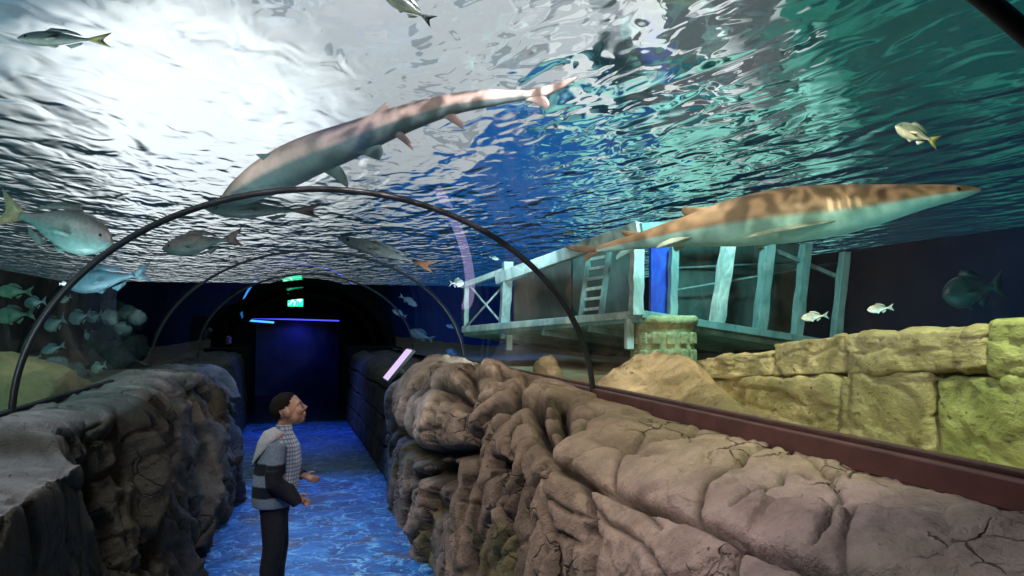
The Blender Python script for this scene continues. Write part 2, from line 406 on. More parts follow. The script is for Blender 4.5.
def finish_right():
    G = GR; N = normals(G)
    if N[350, 120, 0] > 0: N = -N
    Q = G.reshape(-1, 3); y = Q[:, 1]; z = Q[:, 2]; tt = np.tile(TS, len(YS))
    nat = sstep(2.45, 2.9, y) * (1 - sstep(7.2, 8.0, y)); near = 1 - sstep(2.35, 2.75, y)
    face = sstep(.10, .30, tt)
    w = Q + .12 * np.stack([fbm(Q * 2.1, 3), fbm(Q * 2.1 + 9, 3), fbm(Q * 2.1 + 21, 3)], -1)
    # natural rock: tall leaning folds with ledges
    lean = y + .35 * (z - .6) + .10 * fbm(Q * 1.7, 3)
    eA, hA, dA = slabs(np.stack([w[:, 0] * 1.0, lean * 2.1 + .25 * fbm(Q * 2.3, 3), z * .75 + .2], -1), 3.)
    eB, hB, dB = slabs(np.stack([w[:, 0] * 2.2, (y + .5 * z) * 4.2 + .5 * fbm(Q * 3.1, 3), z * 2.0], -1), 8.)
    slabA = .045 * hA[0] + .07 * hA[1] * dA[:, 1] + .06 * hA[2] * dA[:, 2] + .05 * (sstep(0, .09, eA) - 1)
    slabB = .020 * hB[0] + .035 * hB[1] * dB[:, 1] + .03 * hB[2] * dB[:, 2] + .020 * (sstep(0, .07, eB) - 1)
    disp = nat * face * (slabA + slabB + .04 * fbm(Q * 2.2, 4) + .014 * ridged(w * 7, 4) + .014 * fbm(Q * 16, 3))
    disp += nat * (1 - face) * (.03 * fbm(Q * 4, 3) + .4 * slabB)
    seam = nat * face * np.maximum(sstep(.07, .0, eA), .7 * sstep(.05, 0, eB))
    # undercut ledge
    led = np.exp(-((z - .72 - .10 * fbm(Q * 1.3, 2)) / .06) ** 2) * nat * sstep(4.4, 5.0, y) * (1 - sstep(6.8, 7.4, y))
    disp -= .20 * led; disp += nat * .07 * sstep(.74, .92, z) * face * sstep(4.4, 5.0, y)
    # near masonry
    eN, hN, dN = slabs(np.stack([w[:, 0] * 3., y * 3.2 + .5 * fbm(Q * 4, 3), z * 3.4], -1), 5.)
    disp += near * (.007 * fbm(Q * 18, 3) + .014 * fbm(Q * 5, 4) + .010 * ridged(w * 9, 4) + .02 * fbm(Q * 1.8, 2) + .010 * hN[0] + .03 * hN[1] * dN[:, 1] + .008 * (sstep(0, .06, eN) - 1))
    disp += (1 - near) * (1 - nat) * (.02 * fbm(Q * 5, 4))
    # authored joints and cracks
    joints = [[(545, 462), (562, 470), (590, 483), (636, 502), (696, 522), (742, 541), (821, 573), (900, 615)],
              [(790, 438), (775, 448), (742, 462), (716, 480), (701, 497), (697, 520)],
              [(600, 412), (575, 430), (556, 462), (552, 500), (560, 540), (566, 590)],
              [(585, 482), (587, 505), (590, 522)], [(738, 541), (734, 560), (731, 590)]]
    cracks = [[(655, 418), (640, 440), (619, 462), (613, 488)], [(793, 453), (781, 475), (760, 488), (745, 498), (735, 512)],
              [(842, 495), (830, 520), (815, 545)], [(778, 449), (812, 462), (830, 474), (844, 497)], [(705, 428), (690, 436), (672, 440)],
              [(590, 500), (605, 520), (618, 526), (640, 540), (655, 560)], [(640, 505), (662, 530), (650, 552), (668, 575)],
              [(556, 500), (570, 512), (585, 516)], [(797, 470), (820, 478), (838, 472), (862, 480)], [(860, 500), (846, 530), (842, 576)]]
    ncr = [[(464, 426), (466, 468), (472, 495), (470, 572)], [(484, 464), (505, 466), (498, 503), (505, 538), (500, 575)], [(513, 425), (507, 462)],
           [(531, 373), (520, 392), (509, 409), (486, 430), (482, 462)], [(537, 398), (538, 428), (549, 452), (545, 470)], [(565, 398), (560, 428), (553, 455)],
           [(403, 446), (418, 450), (431, 454), (464, 452)], [(436, 384), (455, 392), (470, 418)], [(420, 372), (432, 395), (425, 420)], [(455, 378), (440, 398), (432, 425)],
           [(475, 372), (470, 400), (458, 425)], [(412, 480), (432, 470), (452, 474)], [(452, 474), (450, 530), (452, 576)], [(395, 420), (412, 440)], [(505, 372), (500, 395), (478, 408)]]
    dark = .75 * seam
    for paths, dep, wid, dk in ((joints, .06, .013, 1.), (cracks, .024, .0075, .9), (ncr, .13, .017, 1.)):
        for pl in groove_paths(G, paths):
            d = np.full(len(Q), 9.)
            for k in range(len(pl) - 1): d = np.minimum(d, seg_dist(w if False else Q + .03 * (w - Q), pl[k], pl[k + 1]))
            d = d * (1 + .5 * fbm(Q * 11, 2)); wd = wid * np.clip(y / 2.6, .8, 2.6); g = np.exp(-(d / wd) ** 2); disp -= dep * g; dark = np.maximum(dark, dk * g)
            disp -= .22 * dep * np.exp(-(d / (wd * 2.4)) ** 2)
    # the low opening under the masonry
    hp = groove_paths(G, [[(588, 535), (592, 552), (590, 576), (588, 600)]])[0]
    d = np.full(len(Q), 9.)
    for k in range(len(hp) - 1): d = np.minimum(d, seg_dist(Q, hp[k], hp[k + 1]))
    hole = sstep(.062, .040, d); disp -= .34 * hole
    # far masonry courses
    fz = np.abs(((z + .03 * fbm(Q * 2, 2)) / .30) % 1 - .5); row = np.floor(z / .30)
    fy = np.abs(((y + row * .27) / .62) % 1 - .5)
    fj = np.maximum(sstep(.43, .48, fz), sstep(.46, .49, fy)) * (1 - nat) * (1 - near) * face; disp -= .04 * fj; dark = np.maximum(dark, .8 * fj)
    P2 = Q + N.reshape(-1, 3) * disp[:, None]
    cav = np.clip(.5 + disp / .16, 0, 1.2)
    warm = np.array([.52, .41, .34]); nb = np.array([.44, .345, .265]); pk = np.array([.56, .45, .46])
    tone = sstep(-.3, .4, fbm(Q * 1.4 + 5, 3))[:, None]
    c = nb * (1 - near[:, None]) + near[:, None] * (pk * tone + warm * (1 - tone))
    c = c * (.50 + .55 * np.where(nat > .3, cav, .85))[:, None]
    ol = (nat * sstep(.25, .6, fbm(Q * 1.9 + 40, 3)) * sstep(1.0, .6, z))[:, None]; c = c * (1 - ol) + ol * np.array([.27, .25, .13])
    gr = (near * sstep(1.75, 1.35, y) * .7)[:, None]; c = c * (1 - gr) + gr * np.array([.30, .29, .27])
    c *= (1 - .88 * np.clip(np.maximum(dark, hole), 0, 1))[:, None]  # dark joints, and the opening's shade painted in
    c *= (1 - .6 * led)[:, None]  # shade of the undercut painted into the colour
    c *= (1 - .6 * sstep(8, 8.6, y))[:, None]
    return P2.reshape(G.shape), c.reshape(G.shape)
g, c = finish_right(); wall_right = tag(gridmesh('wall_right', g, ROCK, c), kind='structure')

# ---- left wall
GL = base_wall([
    (.7, [(-1.42, 1.19), (-1.27, 1.17), (-1.21, 1.12), (-1.12, 1.105), (-1.02, 1.10), (-.95, 1.085), (-.91, 1.03), (-.84, .6), (-.74, -.02)]),
    (3.56, [(-1.42, 1.19), (-1.27, 1.17), (-1.22, 1.11), (-1.12, 1.105), (-.98, 1.10), (-.87, 1.085), (-.835, 1.03), (-.80, .6), (-.70, -.02)]),
    (3.70, [(-1.42, 1.20), (-1.25, 1.22), (-1.14, 1.235), (-1.04, 1.23), (-.97, 1.20), (-.92, 1.12), (-.89, .95), (-.80, .5), (-.68, -.02)]),
    (4.6, [(-1.42, 1.20), (-1.25, 1.23), (-1.12, 1.25), (-.98, 1.25), (-.88, 1.22), (-.83, 1.14), (-.80, .95), (-.64, .5), (-.52, -.02)]),
    (6.4, [(-1.42, 1.22), (-1.25, 1.27), (-1.10, 1.29), (-.95, 1.29), (-.80, 1.26), (-.70, 1.16), (-.64, .95), (-.56, .5), (-.50, -.02)]),
    (7.6, [(-1.42, 1.22), (-1.25, 1.27), (-1.10, 1.29), (-.95, 1.28), (-.80, 1.24), (-.68, 1.12), (-.62, .9), (-.56, .5), (-.54, -.02)]),
    (8.6, [(-1.42, 1.20), (-1.30, 1.20), (-1.15, 1.2), (-1.0, 1.19), (-.88, 1.12), (-.82, .95), (-.80, .6), (-.77, .3), (-.74, -.02)]),
    (13.9, [(-1.42, 1.20), (-1.30, 1.20), (-1.15, 1.2), (-1.0, 1.19), (-.88, 1.12), (-.84, .95), (-.82, .6), (-.80, .3), (-.78, -.02)])])
def finish_left():
    G = GL; N = normals(G)
    if N[350, 150, 0] < 0: N = -N
    Q = G.reshape(-1, 3); y = Q[:, 1]; z = Q[:, 2]; tt = np.tile(TS, len(YS)); face = sstep(.22, .45, tt)
    w = Q + .12 * np.stack([fbm(Q * 2.1, 3), fbm(Q * 2.1 + 9, 3), fbm(Q * 2.1 + 21, 3)], -1)
    amp = sstep(3.5, 4.1, y) * (1 - sstep(8, 8.8, y))
    eA, hA, dA = slabs(np.stack([w[:, 0] * 1.2, (y - .2 * z) * 1.8 + .3 * fbm(Q * 2.3, 3), z * 1.1], -1), 2.)
    eB, hB, dB = slabs(np.stack([w[:, 0] * 2.5, y * 3.6 + .5 * fbm(Q * 3, 3), z * 2.4], -1), 6.)
    sA = .07 * hA[0] + .10 * hA[1] * dA[:, 1] + .07 * hA[2] * dA[:, 2] + .14 * (sstep(0, .32, eA) - .8)
    sB = .025 * hB[0] + .05 * hB[1] * dB[:, 1] + .03 * (sstep(0, .12, eB) - .8)
    disp = face * amp * (sA + sB + .05 * ridged(w * 3.2, 4)) + .022 * fbm(Q * 3.2, 4) + .4 * face * (1 - amp) * sB
    disp += (1 - face) * .5 * sB
    dark = np.zeros(len(Q))
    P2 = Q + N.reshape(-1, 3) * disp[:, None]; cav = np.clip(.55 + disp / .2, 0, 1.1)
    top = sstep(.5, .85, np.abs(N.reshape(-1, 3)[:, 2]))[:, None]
    c = np.array([.15, .14, .115]) * (1 - top) + top * np.array([.42, .43, .44])  # upward faces painted paler, top light put into the colour
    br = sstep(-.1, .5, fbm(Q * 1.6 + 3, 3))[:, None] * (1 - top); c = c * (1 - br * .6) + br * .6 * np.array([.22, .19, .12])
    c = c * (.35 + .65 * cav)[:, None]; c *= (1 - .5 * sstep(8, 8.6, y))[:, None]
    return P2.reshape(G.shape), c.reshape(G.shape)
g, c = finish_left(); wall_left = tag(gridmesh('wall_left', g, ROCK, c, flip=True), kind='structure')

# ================================================================== ACRYLIC VAULT, RIBS, RAILS
VX, VR, VZ, VH = .17, 1.42, 1.25, 1.10
YEND = 14.6
def acrylic_mat():
    m, t = mat('clear_acrylic'); o = t.obj()
    tr = t.n('ShaderNodeBsdfTransparent'); t.put(tr.inputs[0], t.mix(t.noise(o, 1.5), (.95, .98, .98), (.97, .99, .99)))
    gl = t.n('ShaderNodeBsdfGlossy'); gl.inputs['Roughness'].default_value = .0
    fr = t.n('ShaderNodeFresnel'); fr.inputs[0].default_value = 1.33
    mx = t.n('ShaderNodeMixShader'); t.put(mx.inputs[0], t.m('MULTIPLY', fr.outputs[0], .8)); t.put(mx.inputs[1], tr.outputs[0]); t.put(mx.inputs[2], gl.outputs[0])
    t.out(mx.outputs[0]); return m
na = 64
G = np.zeros((2, na + 1, 3))
for i, y in enumerate((-2.9, YEND)):
    for k in range(na + 1):
        a = math.pi * k / na; G[i, k] = (VX + VR * math.cos(a), y, VZ + VH * math.sin(a))
vault = gridmesh('window_1', G, acrylic_mat()); tag(vault, kind='structure')
if vault.data.polygons[na // 2].normal.z > 0: vault.data.flip_normals()
BLACK = simple('black_rubber', (.012, .013, .016), .45, .2, 20, .1)
def hoop(y, label, r=.016):
    b = MB(); path = [(VX + (VR - .01) * math.cos(math.pi * k / 72), y, VZ + (VH - .01) * math.sin(math.pi * k / 72)) for k in range(73)]
    path = [(VX + VR - .01, y, VZ - .03)] + path + [(VX - VR + .01, y, VZ - .03)]
    b.tube(path, r, 10); o = b.build('tunnel_hoop', BLACK); tag(o, label, 'hoop', 'black joint hoops of the tunnel')
hoop(4.0, 'large black arch hoop nearest in the clear tunnel, springing from both rock ledges', .0165)
hoop(.90, 'black hoop almost overhead, only a scrap of it showing in the top right corner', .0165)
hoop(7.4, 'thin black hoop farther down the tunnel, just halfway to the end portal', .012)
hoop(10.8, 'thinnest black hoop deep in the tunnel, last before the dark end portal', .012)
RAILM = simple('brown_rail_paint', (.085, .032, .030), .5, .25, 9, .2)
DRAIL = simple('dark_rail_paint', (.016, .016, .017), .95, .25, 9, .2)
b = MB(); b.box((VX + VR + .0, 3.2, 1.262), (.035, 12.3, .075)); b.box((VX + VR + .035, 3.2, 1.305), (.03, 12.3, .02)); tag(b.build('trim_1', RAILM, smooth=False, mods=bevel(.006)), kind='structure')
b = MB(); b.box((VX - VR, 3.2, 1.245), (.04, 12.3, .045)); tag(b.build('trim_2', DRAIL, smooth=False, mods=bevel(.006)), kind='structure')

# ================================================================== END PORTAL AND DARK PASSAGE
def crown_mat():
    m, t = mat('dark_gloss_crown'); n = t.noise(t.obj(), 4, 3)
    gl = t.n('ShaderNodeBsdfGlossy'); gl.inputs['Roughness'].default_value = .05
    df = t.n('ShaderNodeBsdfDiffuse'); t.put(df.inputs[0], t.mix(n, (.006, .007, .005, 1), (.010, .011, .008, 1)))
    mx = t.n('ShaderNodeMixShader'); mx.inputs[0].default_value = .22; t.put(mx.inputs[1], df.outputs[0]); t.put(mx.inputs[2], gl.outputs[0]); t.out(mx.outputs[0]); return m
DARK = crown_mat()
DARKW = simple('passage_blue_paint', (.045, .05, .14), .6, .25, 3, .1)
def arch(r, h, y, n=48): return [(VX + r * math.cos(math.pi * k / n), y, VZ + h * math.sin(math.pi * k / n)) for k in range(n + 1)]
def portal():
    b = MB(); k = 49
    b.add(arch(VR, VH, YEND) + arch(VR, VH, 17.0), [(i, k + i, k + i + 1, i + 1) for i in range(k - 1)])                     # solid crown carrying on from the clear vault
    b.m = 1
    b.add(arch(VR, VH, YEND) + arch(VR + .22, VH + .16, YEND), [(i, k + i, k + i + 1, i + 1) for i in range(k - 1)])         # its front rim
    for x0, x1 in ((VX - VR - .25, -.82), (.88, VX + VR + .25)):
        xa = x1 if x0 < 0 else x0
        b.add([(x0, 13.85, 0), (x1, 13.85, 0), (x1, 13.85, VZ), (x0, 13.85, VZ)], [(0, 1, 2, 3)])
        b.add([(xa, 13.85, 0), (xa, 17, 0), (xa, 17, VZ), (xa, 13.85, VZ)], [(0, 1, 2, 3)])
        b.add([(x0, 13.85, VZ), (x1, 13.85, VZ), (x1, 17, VZ), (x0, 17, VZ)], [(0, 1, 2, 3)])
    b.add([(VX - 1.5, 17, 1.785), (VX + 1.5, 17, 1.785), (VX + 1.5, 17, 2.4), (VX - 1.5, 17, 2.4)], [(0, 1, 2, 3)])
    for x0, x1 in ((-1.6, -.82), (.88, 1.9)): b.add([(x0, 17, 0), (x1, 17, 0), (x1, 17, 1.79 if x0 > 0 else 1.69), (x0, 17, 1.79 if x0 > 0 else 1.69)], [(0, 1, 2, 3)])
    b.m = 1
    for yy in (15.3, 16.2):
        b.tube([(x, yy, z) for x, y, z in arch(VR - .12, VH - .12, 0)], .05, 8)
    o = b.build('wall_end', [DARK, simple('matte_portal_paint', (.010, .010, .010), .95, .2, 6, spec=.1)], smooth=False); tag(o, kind='structure')
portal()
b = MB()
b.add([(-1.6, 17, 0), (-1.6, 19, 0), (1.9, 19, 0), (1.9, 17, 0), (-1.6, 17, 1.815), (-1.6, 19, 1.815), (1.9, 19, 1.815), (1.9, 17, 1.815)],
      [(0, 1, 5, 4), (1, 2, 6, 5), (2, 3, 7, 6), (4, 5, 6, 7)])
tag(b.build('wall_back', DARKW, smooth=False), kind='structure')
panel('floor_passage', [(-1.6, 13.7, .004), (1.9, 13.7, .004), (1.9, 19, .004), (-1.6, 19, .004)], simple('passage_floor', (.02, .02, .035), .35, .2, 4))

# ================================================================== SEABED
def sand_mat(name, c1, c2):
    m, t = mat(name); o = t.obj(); n = t.noise(o, 5, 7, .65); n2 = t.noise(o, 60, 3, .7)
    c = t.mix(t.ss(n, .3, .7), c1, c2); c = t.mix(t.m('MULTIPLY', t.ss(n2, .62, .75), .35), c, tuple(x * .4 for x in c1))
    t.out(t.pbsdf(c, .95, t.bump(t.m('ADD', n, t.m('MULTIPLY', n2, .2)), .5, .04))); return m
SAND = sand_mat('sand', (.26, .19, .10), (.40, .31, .18))
def seabed(name, x0, x1, zf):
    xs = np.linspace(x0, x1, 90); ys = np.linspace(-2.9, 29.9, 220); X, Y = np.meshgrid(xs, ys, indexing='ij')
    q = np.stack([X.ravel(), Y.ravel(), 0 * X.ravel()], -1); Z = zf(X.ravel(), Y.ravel()) + .04 * fbm(q * 1.2, 4)
    return tag(gridmesh(name, np.stack([X, Y, Z.reshape(X.shape)], -1), SAND), kind='structure')
seabed('floor_tank_right', 1.60, 10.9, lambda x, y: 1.20 + .05 * sstep(1.9, 1.62, x) - .17 * sstep(1.66, 1.95, x) * sstep(4.8, 3.6, y) - .35 * sstep(3.5, 6, x))
seabed('floor_tank_left', -7.9, -1.26, lambda x, y: 1.17 - .4 * sstep(-2.6, -5, x))

# ================================================================== LIGHTS
def point(name, loc, colr, w, r=.05, spot=None, target=None, blend=.6):
    d = bpy.data.lights.new(name, 'SPOT' if spot else 'POINT'); d.color = colr; d.energy = w; d.shadow_soft_size = r
    o = bpy.data.objects.new(name, d); C.objects.link(o); o.location = loc
    if spot:
        d.spot_size = R(spot); d.spot_blend = blend
        o.rotation_euler = (Vector(target) - Vector(loc)).to_track_quat('-Z', 'Y').to_euler()
    return o
# tunnel: unseen spots added on the rock, for pinkish light through the water
point('rock_fill', (-.9, 2.6, 3.05), (1., .88, .84), 190, .25, 95, (1.15, 3.4, .9), .8)
point('rock_fill', (-1.2, 5.6, 3.05), (1., .90, .78), 62, .25, 80, (1.1, 5.4, .9), .8)
point('ledge_fill', (-1.25, 3.2, 3.1), (.84, .93, 1.), 100, .25, 80, (-1.15, 3.4, 1.1), .8)  # unseen spots added to brighten the left ledge tops
point('ledge_fill', (-1.2, 6.0, 3.1), (.80, .88, .85), 26, .25, 80, (-1.0, 6.0, 1.1), .8)
point('rock_fill', (.1, 1.2, 3.0), (1., .92, .90), 75, .25, 110, (1.25, 1.7, 1.1), .8)  # unseen spot added overhead to brighten the near rocks
point('floor_lamp', (.15, 8.6, 2.2), (.16, .36, 1.), 150, .06, 96, (.15, 7.2, 0), .9)
point('floor_lamp', (.15, 5.4, 2.3), (.3, .5, 1.), 60, .06, 85, (.25, 5.6, 0), .9)
point('floor_lamp', (.05, 12.2, 2.2), (.06, .14, 1.), 110, .06, 100, (.05, 12.0, 0), .9)
point('passage_lamp', (.03, 18.55, 1.76), (.05, .06, 1.), 12, .05, 150, (.03, 18.95, .3), .9)
# tank
point('sand_lamp', (1.95, 1.6, 3.0), (.90, 1., .55), 130, .1, 100, (2.5, 2.6, 1.3), .8)
point('sand_lamp', (2.0, 4.2, 3.1), (1., .88, .60), 38, .1, 80, (2.1, 4.3, 1.2), .8)
point('wreck_lamp', (3.3, 5.5, 3.05), (.42, 1., .95), 190, .15, 120, (3.7, 7.2, 1.8), .8)
point('wreck_lamp', (1.9, 7.2, 2.9), (.55, .9, 1.), 80, .15, 120, (2.6, 8.4, 1.8), .8)
point('blue_lamp', (6.0, 24, 1.6), (.01, .13, 1.), 620, .1, 80, (7.2, 30, 1.9), .9)
point('blue_lamp', (2.6, 9.5, 2.9), (.01, .13, 1.), 120, .1, 100, (2.6, 11.5, 1.0), .9)
point('tank_lamp', (7.0, 9, 2.8), (.06, .35, .6), 160, .1, 120, (10.5, 9, 1.2), .9)
point('reef_lamp', (-2.6, 4.2, 3.1), (.4, 1., .9), 60, .2, 120, (-2.2, 5.5, 1.2), .8)
# unseen fill spots added low in the tank to brighten fish and sharks
point('up_fill', (-1.75, 2.6, 1.45), (.75, .98, 1.), 90, .2, 110, (-.9, 3.9, 2.8), .8)
point('up_fill', (-1.60, 5.2, 1.50), (.72, .97, 1.), 70, .2, 120, (.0, 5.2, 2.7), .8)
point('up_fill', (-2.6, 4.6, 1.60), (.45, .9, 1.), 22, .2, 150, (-2.0, 6.0, 2.2), .8)
point('up_fill', (3.3, 3.0, 1.30), (.35, .95, .95), 20, .2, 120, (2.7, 3.8, 2.4), .8)
point('up_fill', (1.75, 5.7, 1.50), (.75, .95, 1.), 190, .2, 90, (.8, 7.6, 2.35), .8)
point('up_fill', (5.0, 4.2, 1.2), (.15, .7, .8), 45, .3, 120, (5.6, 4.4, 2.2), .8)
# ================================================================== SUNKEN DECKHOUSE
def streak_mat(name, c1, c2, rough=.6):
    m, t = mat(name); o = t.obj(); n = t.noise(t.mapping(o, sc=(1, 1, .5)), 7, 5, .6, .8); v = t.voro(t.noise(o, 3, 2, .5, .0, 1), 6, 'DISTANCE_TO_EDGE')
    t.out(t.pbsdf(t.mix(t.ss(n, .35, .65), c1, c2), rough, t.bump(n, .3, .01))); return m
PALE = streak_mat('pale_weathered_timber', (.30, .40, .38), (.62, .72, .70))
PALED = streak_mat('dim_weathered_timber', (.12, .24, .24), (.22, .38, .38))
BOARD = streak_mat('dark_board', (.030, .034, .032), (.055, .06, .055), .8)
GREYB = streak_mat('grey_green_board', (.045, .085, .085), (.075, .13, .125), .8)
BLUEP = streak_mat('blue_door_paint', (.01, .05, .42), (.02, .10, .60), .5)
ROPE = simple('old_rope', (.35, .40, .36), .9, .2, 40)
def deckhouse():
    C0, L0, R0 = P(641, 314, 7.0), P(463, 329.5, 8.6), P(792, 341, 7.9)
    ex, ey = (L0 - C0), (R0 - C0); nrm = ex.cross(ey).normalized(); nrm = nrm if nrm.z > 0 else -nrm
    root = empty('sunken_deckhouse', C0 - Vector((0, 0, .1)), 'open pale timber deckhouse of a wreck on a stone column, lit blue-green', 'wreck')
    off = -root.location
    L = Matrix.Translation(off)
    def bld(b, name, m, w=.006, smooth=False, lab=None):
        o = b.build(name, m, root, smooth, bevel(w) if w else None, L)
        if lab: o['label'] = lab
        return o
    # platform
    b = MB(); back = L0 + ey * .95; q = [C0, L0, L0 + ey, R0]; dn = Vector((0, 0, -.075))
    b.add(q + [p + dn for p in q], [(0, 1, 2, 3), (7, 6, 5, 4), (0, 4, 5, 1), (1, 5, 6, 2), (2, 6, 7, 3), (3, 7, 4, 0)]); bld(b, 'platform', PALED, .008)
    up = Vector((0, 0, 1))
    b = MB(); b.bar(C0 + up * .0, L0 + up * .0, .05, .07); bld(b, 'edge_beam', PALE, .006)
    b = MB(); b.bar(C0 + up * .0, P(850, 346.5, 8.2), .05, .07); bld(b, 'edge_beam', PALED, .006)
    def depL(u): return np.interp(u, [463, 641], [8.6, 7.0])
    def depR(u): return np.interp(u, [641, 792, 860], [7.0, 7.9, 8.3])
    def post(u0, v0, u1, v1, d0, w, m=PALE, lab=None, d1=None):
        b = MB(); a, e = P(u0, v0, d0), P(u1, v1, d1 or d0); n = 7; rg = []
        for k in range(n + 1):
            p = a.lerp(e, k / n); wob = .004 * math.sin(k * 2.3 + u0); hw = w / 2 * (1 + .06 * math.sin(k * 1.7 + u0))
            rg.append([p + Vector((sx * hw + wob, sy * hw, 0)) for sx, sy in ((-1, -1), (1, -1), (1, 1), (-1, 1))])
        b.loft(rg); return bld(b, 'post', m, .005, lab=lab)
    post(466, 329, 466, 284, 8.6, .055)
    post(504, 327, 508, 262, depL(504), .10, PALE)
    post(636, 315, 637, 250, 6.98, .105, PALE)
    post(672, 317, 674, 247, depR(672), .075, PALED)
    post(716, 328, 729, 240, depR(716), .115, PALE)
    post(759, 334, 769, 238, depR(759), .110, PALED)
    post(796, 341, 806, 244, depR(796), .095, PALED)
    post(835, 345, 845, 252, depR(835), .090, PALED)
    post(694, 318, 703, 240, 8.0, .03, PALED)
    post(744, 330, 750, 240, 8.6, .03, PALED)
    # beams
    def beam(a, e, w, h, m=PALE): b = MB(); b.bar(a, e, w, h); bld(b, 'roof_beam', m, .005)
    beam(P(498, 279, 8.3), P(640, 228, 6.95), .09, .12); beam(P(462, 286, 8.6), P(512, 268, 8.2), .05, .06)
    beam(P(640, 228, 6.95), P(745, 226, 7.5), .07, .09, PALED)
    b = MB(); b.bar(P(744, 238, 7.55), P(842, 279, 8.25), .045); bld(b, 'hand_rail', PALED, .004)
    for (a, e) in (((676, 290, 7.6), (842, 262, 8.4)), ((676, 268, 7.7), (800, 262, 8.3))):
        b = MB(); b.tube([P(*a), P(*e)], .010, 8); bld(b, 'guard_rail', PALED, 0, True)
    # cross bracing at the far end
    for (a, e) in (((466, 327, 8.55), (503, 286, 8.3)), ((470, 286, 8.55), (504, 326, 8.25))):
        b = MB(); b.tube([P(*a), P(*e)], .012, 8); bld(b, 'brace', PALE, 0, True)
    # boards
    def board(pix4, m, name, lab=None):
        b = MB(); pts = [P(*p) for p in pix4]; n = (pts[1] - pts[0]).cross(pts[2] - pts[0]).normalized() * .02
        b.add([p - n for p in pts] + [p + n for p in pts], [(0, 1, 2, 3), (7, 6, 5, 4), (0, 4, 5, 1), (1, 5, 6, 2), (2, 6, 7, 3), (3, 7, 4, 0)]); bld(b, name, m, .004, lab=lab)
    board([(515, 325, 8.35), (572, 321, 7.9), (572, 248, 7.9), (515, 265, 8.35)], BOARD, 'back_board', 'dark brown boarded panel')
    board([(572, 321, 8.4), (636, 315, 7.9), (636, 232, 7.9), (572, 248, 8.4)], GREYB, 'back_board')
    board([(650, 312, 7.2), (671, 315, 7.3), (672, 245, 7.3), (650, 245, 7.2)], BLUEP, 'door_panel', 'bright blue door panel')
    board([(676, 317, 7.75), (712, 325, 8.0), (722, 240, 8.0), (678, 240, 7.75)], GREYB, 'back_board')
    for (a, e) in (((724, 325, 8.2), (752, 331, 8.35)), ((762, 333, 8.4), (794, 338, 8.6))):
        board([a, e, (e[0] + 8, 246, e[2]), (a[0] + 10, 242, a[2])], GREYB, 'back_board')
    # underside bearers and hanging stubs
    for k in (.25, .5, .75):
        b = MB(); b.bar(C0.lerp(L0, k) + dn * 1.3, C0.lerp(L0, k) + ey * .95 + dn * 1.3, .05, .06); bld(b, 'bearer', PALED, .004)
    b = MB(); b.bar(P(509, 335, 8.2), P(509, 350, 8.2), .06); bld(b, 'hanging_stub', PALE, .006)
    b = MB(); b.bar(P(629, 318, 7.1), P(629, 349, 7.1), .07); bld(b, 'hanging_stub', PALE, .006)
    # ladder leaning inside: a thing of its own
    la, lb = P(581, 317, 7.55), P(590, 250, 7.75); ra, rb = P(601, 315, 7.4), P(610, 246, 7.6)
    lad = empty('ladder', la.lerp(ra, .5), 'small pale ladder leaning inside the sunken deckhouse', 'ladder'); LL = Matrix.Translation(-lad.location)
    for a, e in ((la, lb), (ra, rb)):
        b = MB(); b.bar(a, e, .045); b.build('side_rail', PALED, lad, False, bevel(.004), LL)
    for k in range(6):
        f = .1 + k * .15; b = MB(); b.bar(la.lerp(lb, f), ra.lerp(rb, f), .03); b.build('rung', PALE, lad, False, bevel(.004), LL)
    return nrm
deckhouse()

# ------------------------------------------------------------------ stone things
def stone_mat(name, c1, c2, dark=(.05, .045, .02)):
    m, t = mat(name); o = t.obj(); n = t.noise(o, 6, 7, .65, .6); n2 = t.noise(t.mapping(o, sc=(1, 1, 2.5)), 16, 5, .7); pit = t.voro(o, 18)
    c = t.mix(t.ss(n, .3, .7), c1, c2); c = t.mix(t.m('MULTIPLY', t.ss(n2, .54, .68), .6), c, dark)
    p = t.m('MULTIPLY', t.ss(pit, 0, .25, 1., 0.), t.ss(n, .52, .6)); c = t.mix(t.m('MULTIPLY', p, .7), c, dark)
    h = t.m('SUBTRACT', t.m('ADD', n, t.m('MULTIPLY', n2, .3)), t.m('MULTIPLY', p, .5))
    t.out(t.pbsdf(c, .9, t.bump(h, .8, .04), Specular_IOR_Level=.2)); return m
RUIN = stone_mat('yellow_ruin_stone', (.36, .33, .16), (.62, .58, .34))
RUING = stone_mat('greenish_ruin_stone', (.26, .32, .11), (.50, .55, .24))  # greener stone, used for the rightmost blocks
MOUND = stone_mat('sandy_rock', (.36, .28, .17), (.52, .42, .27), (.10, .075, .045))
REEF = stone_mat('reef_rock', (.035, .06, .055), (.10, .15, .135), (.01, .015, .015))
PALEC = stone_mat('pale_coral', (.16, .30, .30), (.30, .48, .46), (.05, .09, .09))
def rbox(n, r):
    """rounded cube: unit points and faces"""
    vs = []; idx = {}; fs = []
    def vid(p):
        k = tuple(np.round(p, 5))
        if k not in idx: idx[k] = len(vs); vs.append(p)
        return idx[k]
    g = np.linspace(-1, 1, n + 1)
    for ax in range(3):
        for sg in (-1, 1):
            for i in range(n):
                for j in range(n):
                    q = []
                    for (a, b) in ((i, j), (i + 1, j), (i + 1, j + 1), (i, j + 1)):
                        p = np.zeros(3); p[ax] = sg; p[(ax + 1) % 3] = g[a]; p[(ax + 2) % 3] = g[b]; q.append(vid(p))
                    fs.append(tuple(q if sg > 0 else q[::-1]))
    V = np.array(vs); inner = np.clip(V, -(1 - r), 1 - r); d = V - inner; d /= np.linalg.norm(d, axis=1, keepdims=True)
    return inner + r * d, fs, d
RB = rbox(26, .16)
def on_x(u, v, x):
    r = CM @ Vector(((u - CX) / F, -(v - CY) / F, -1)); return ORI + r * (x / r.x)
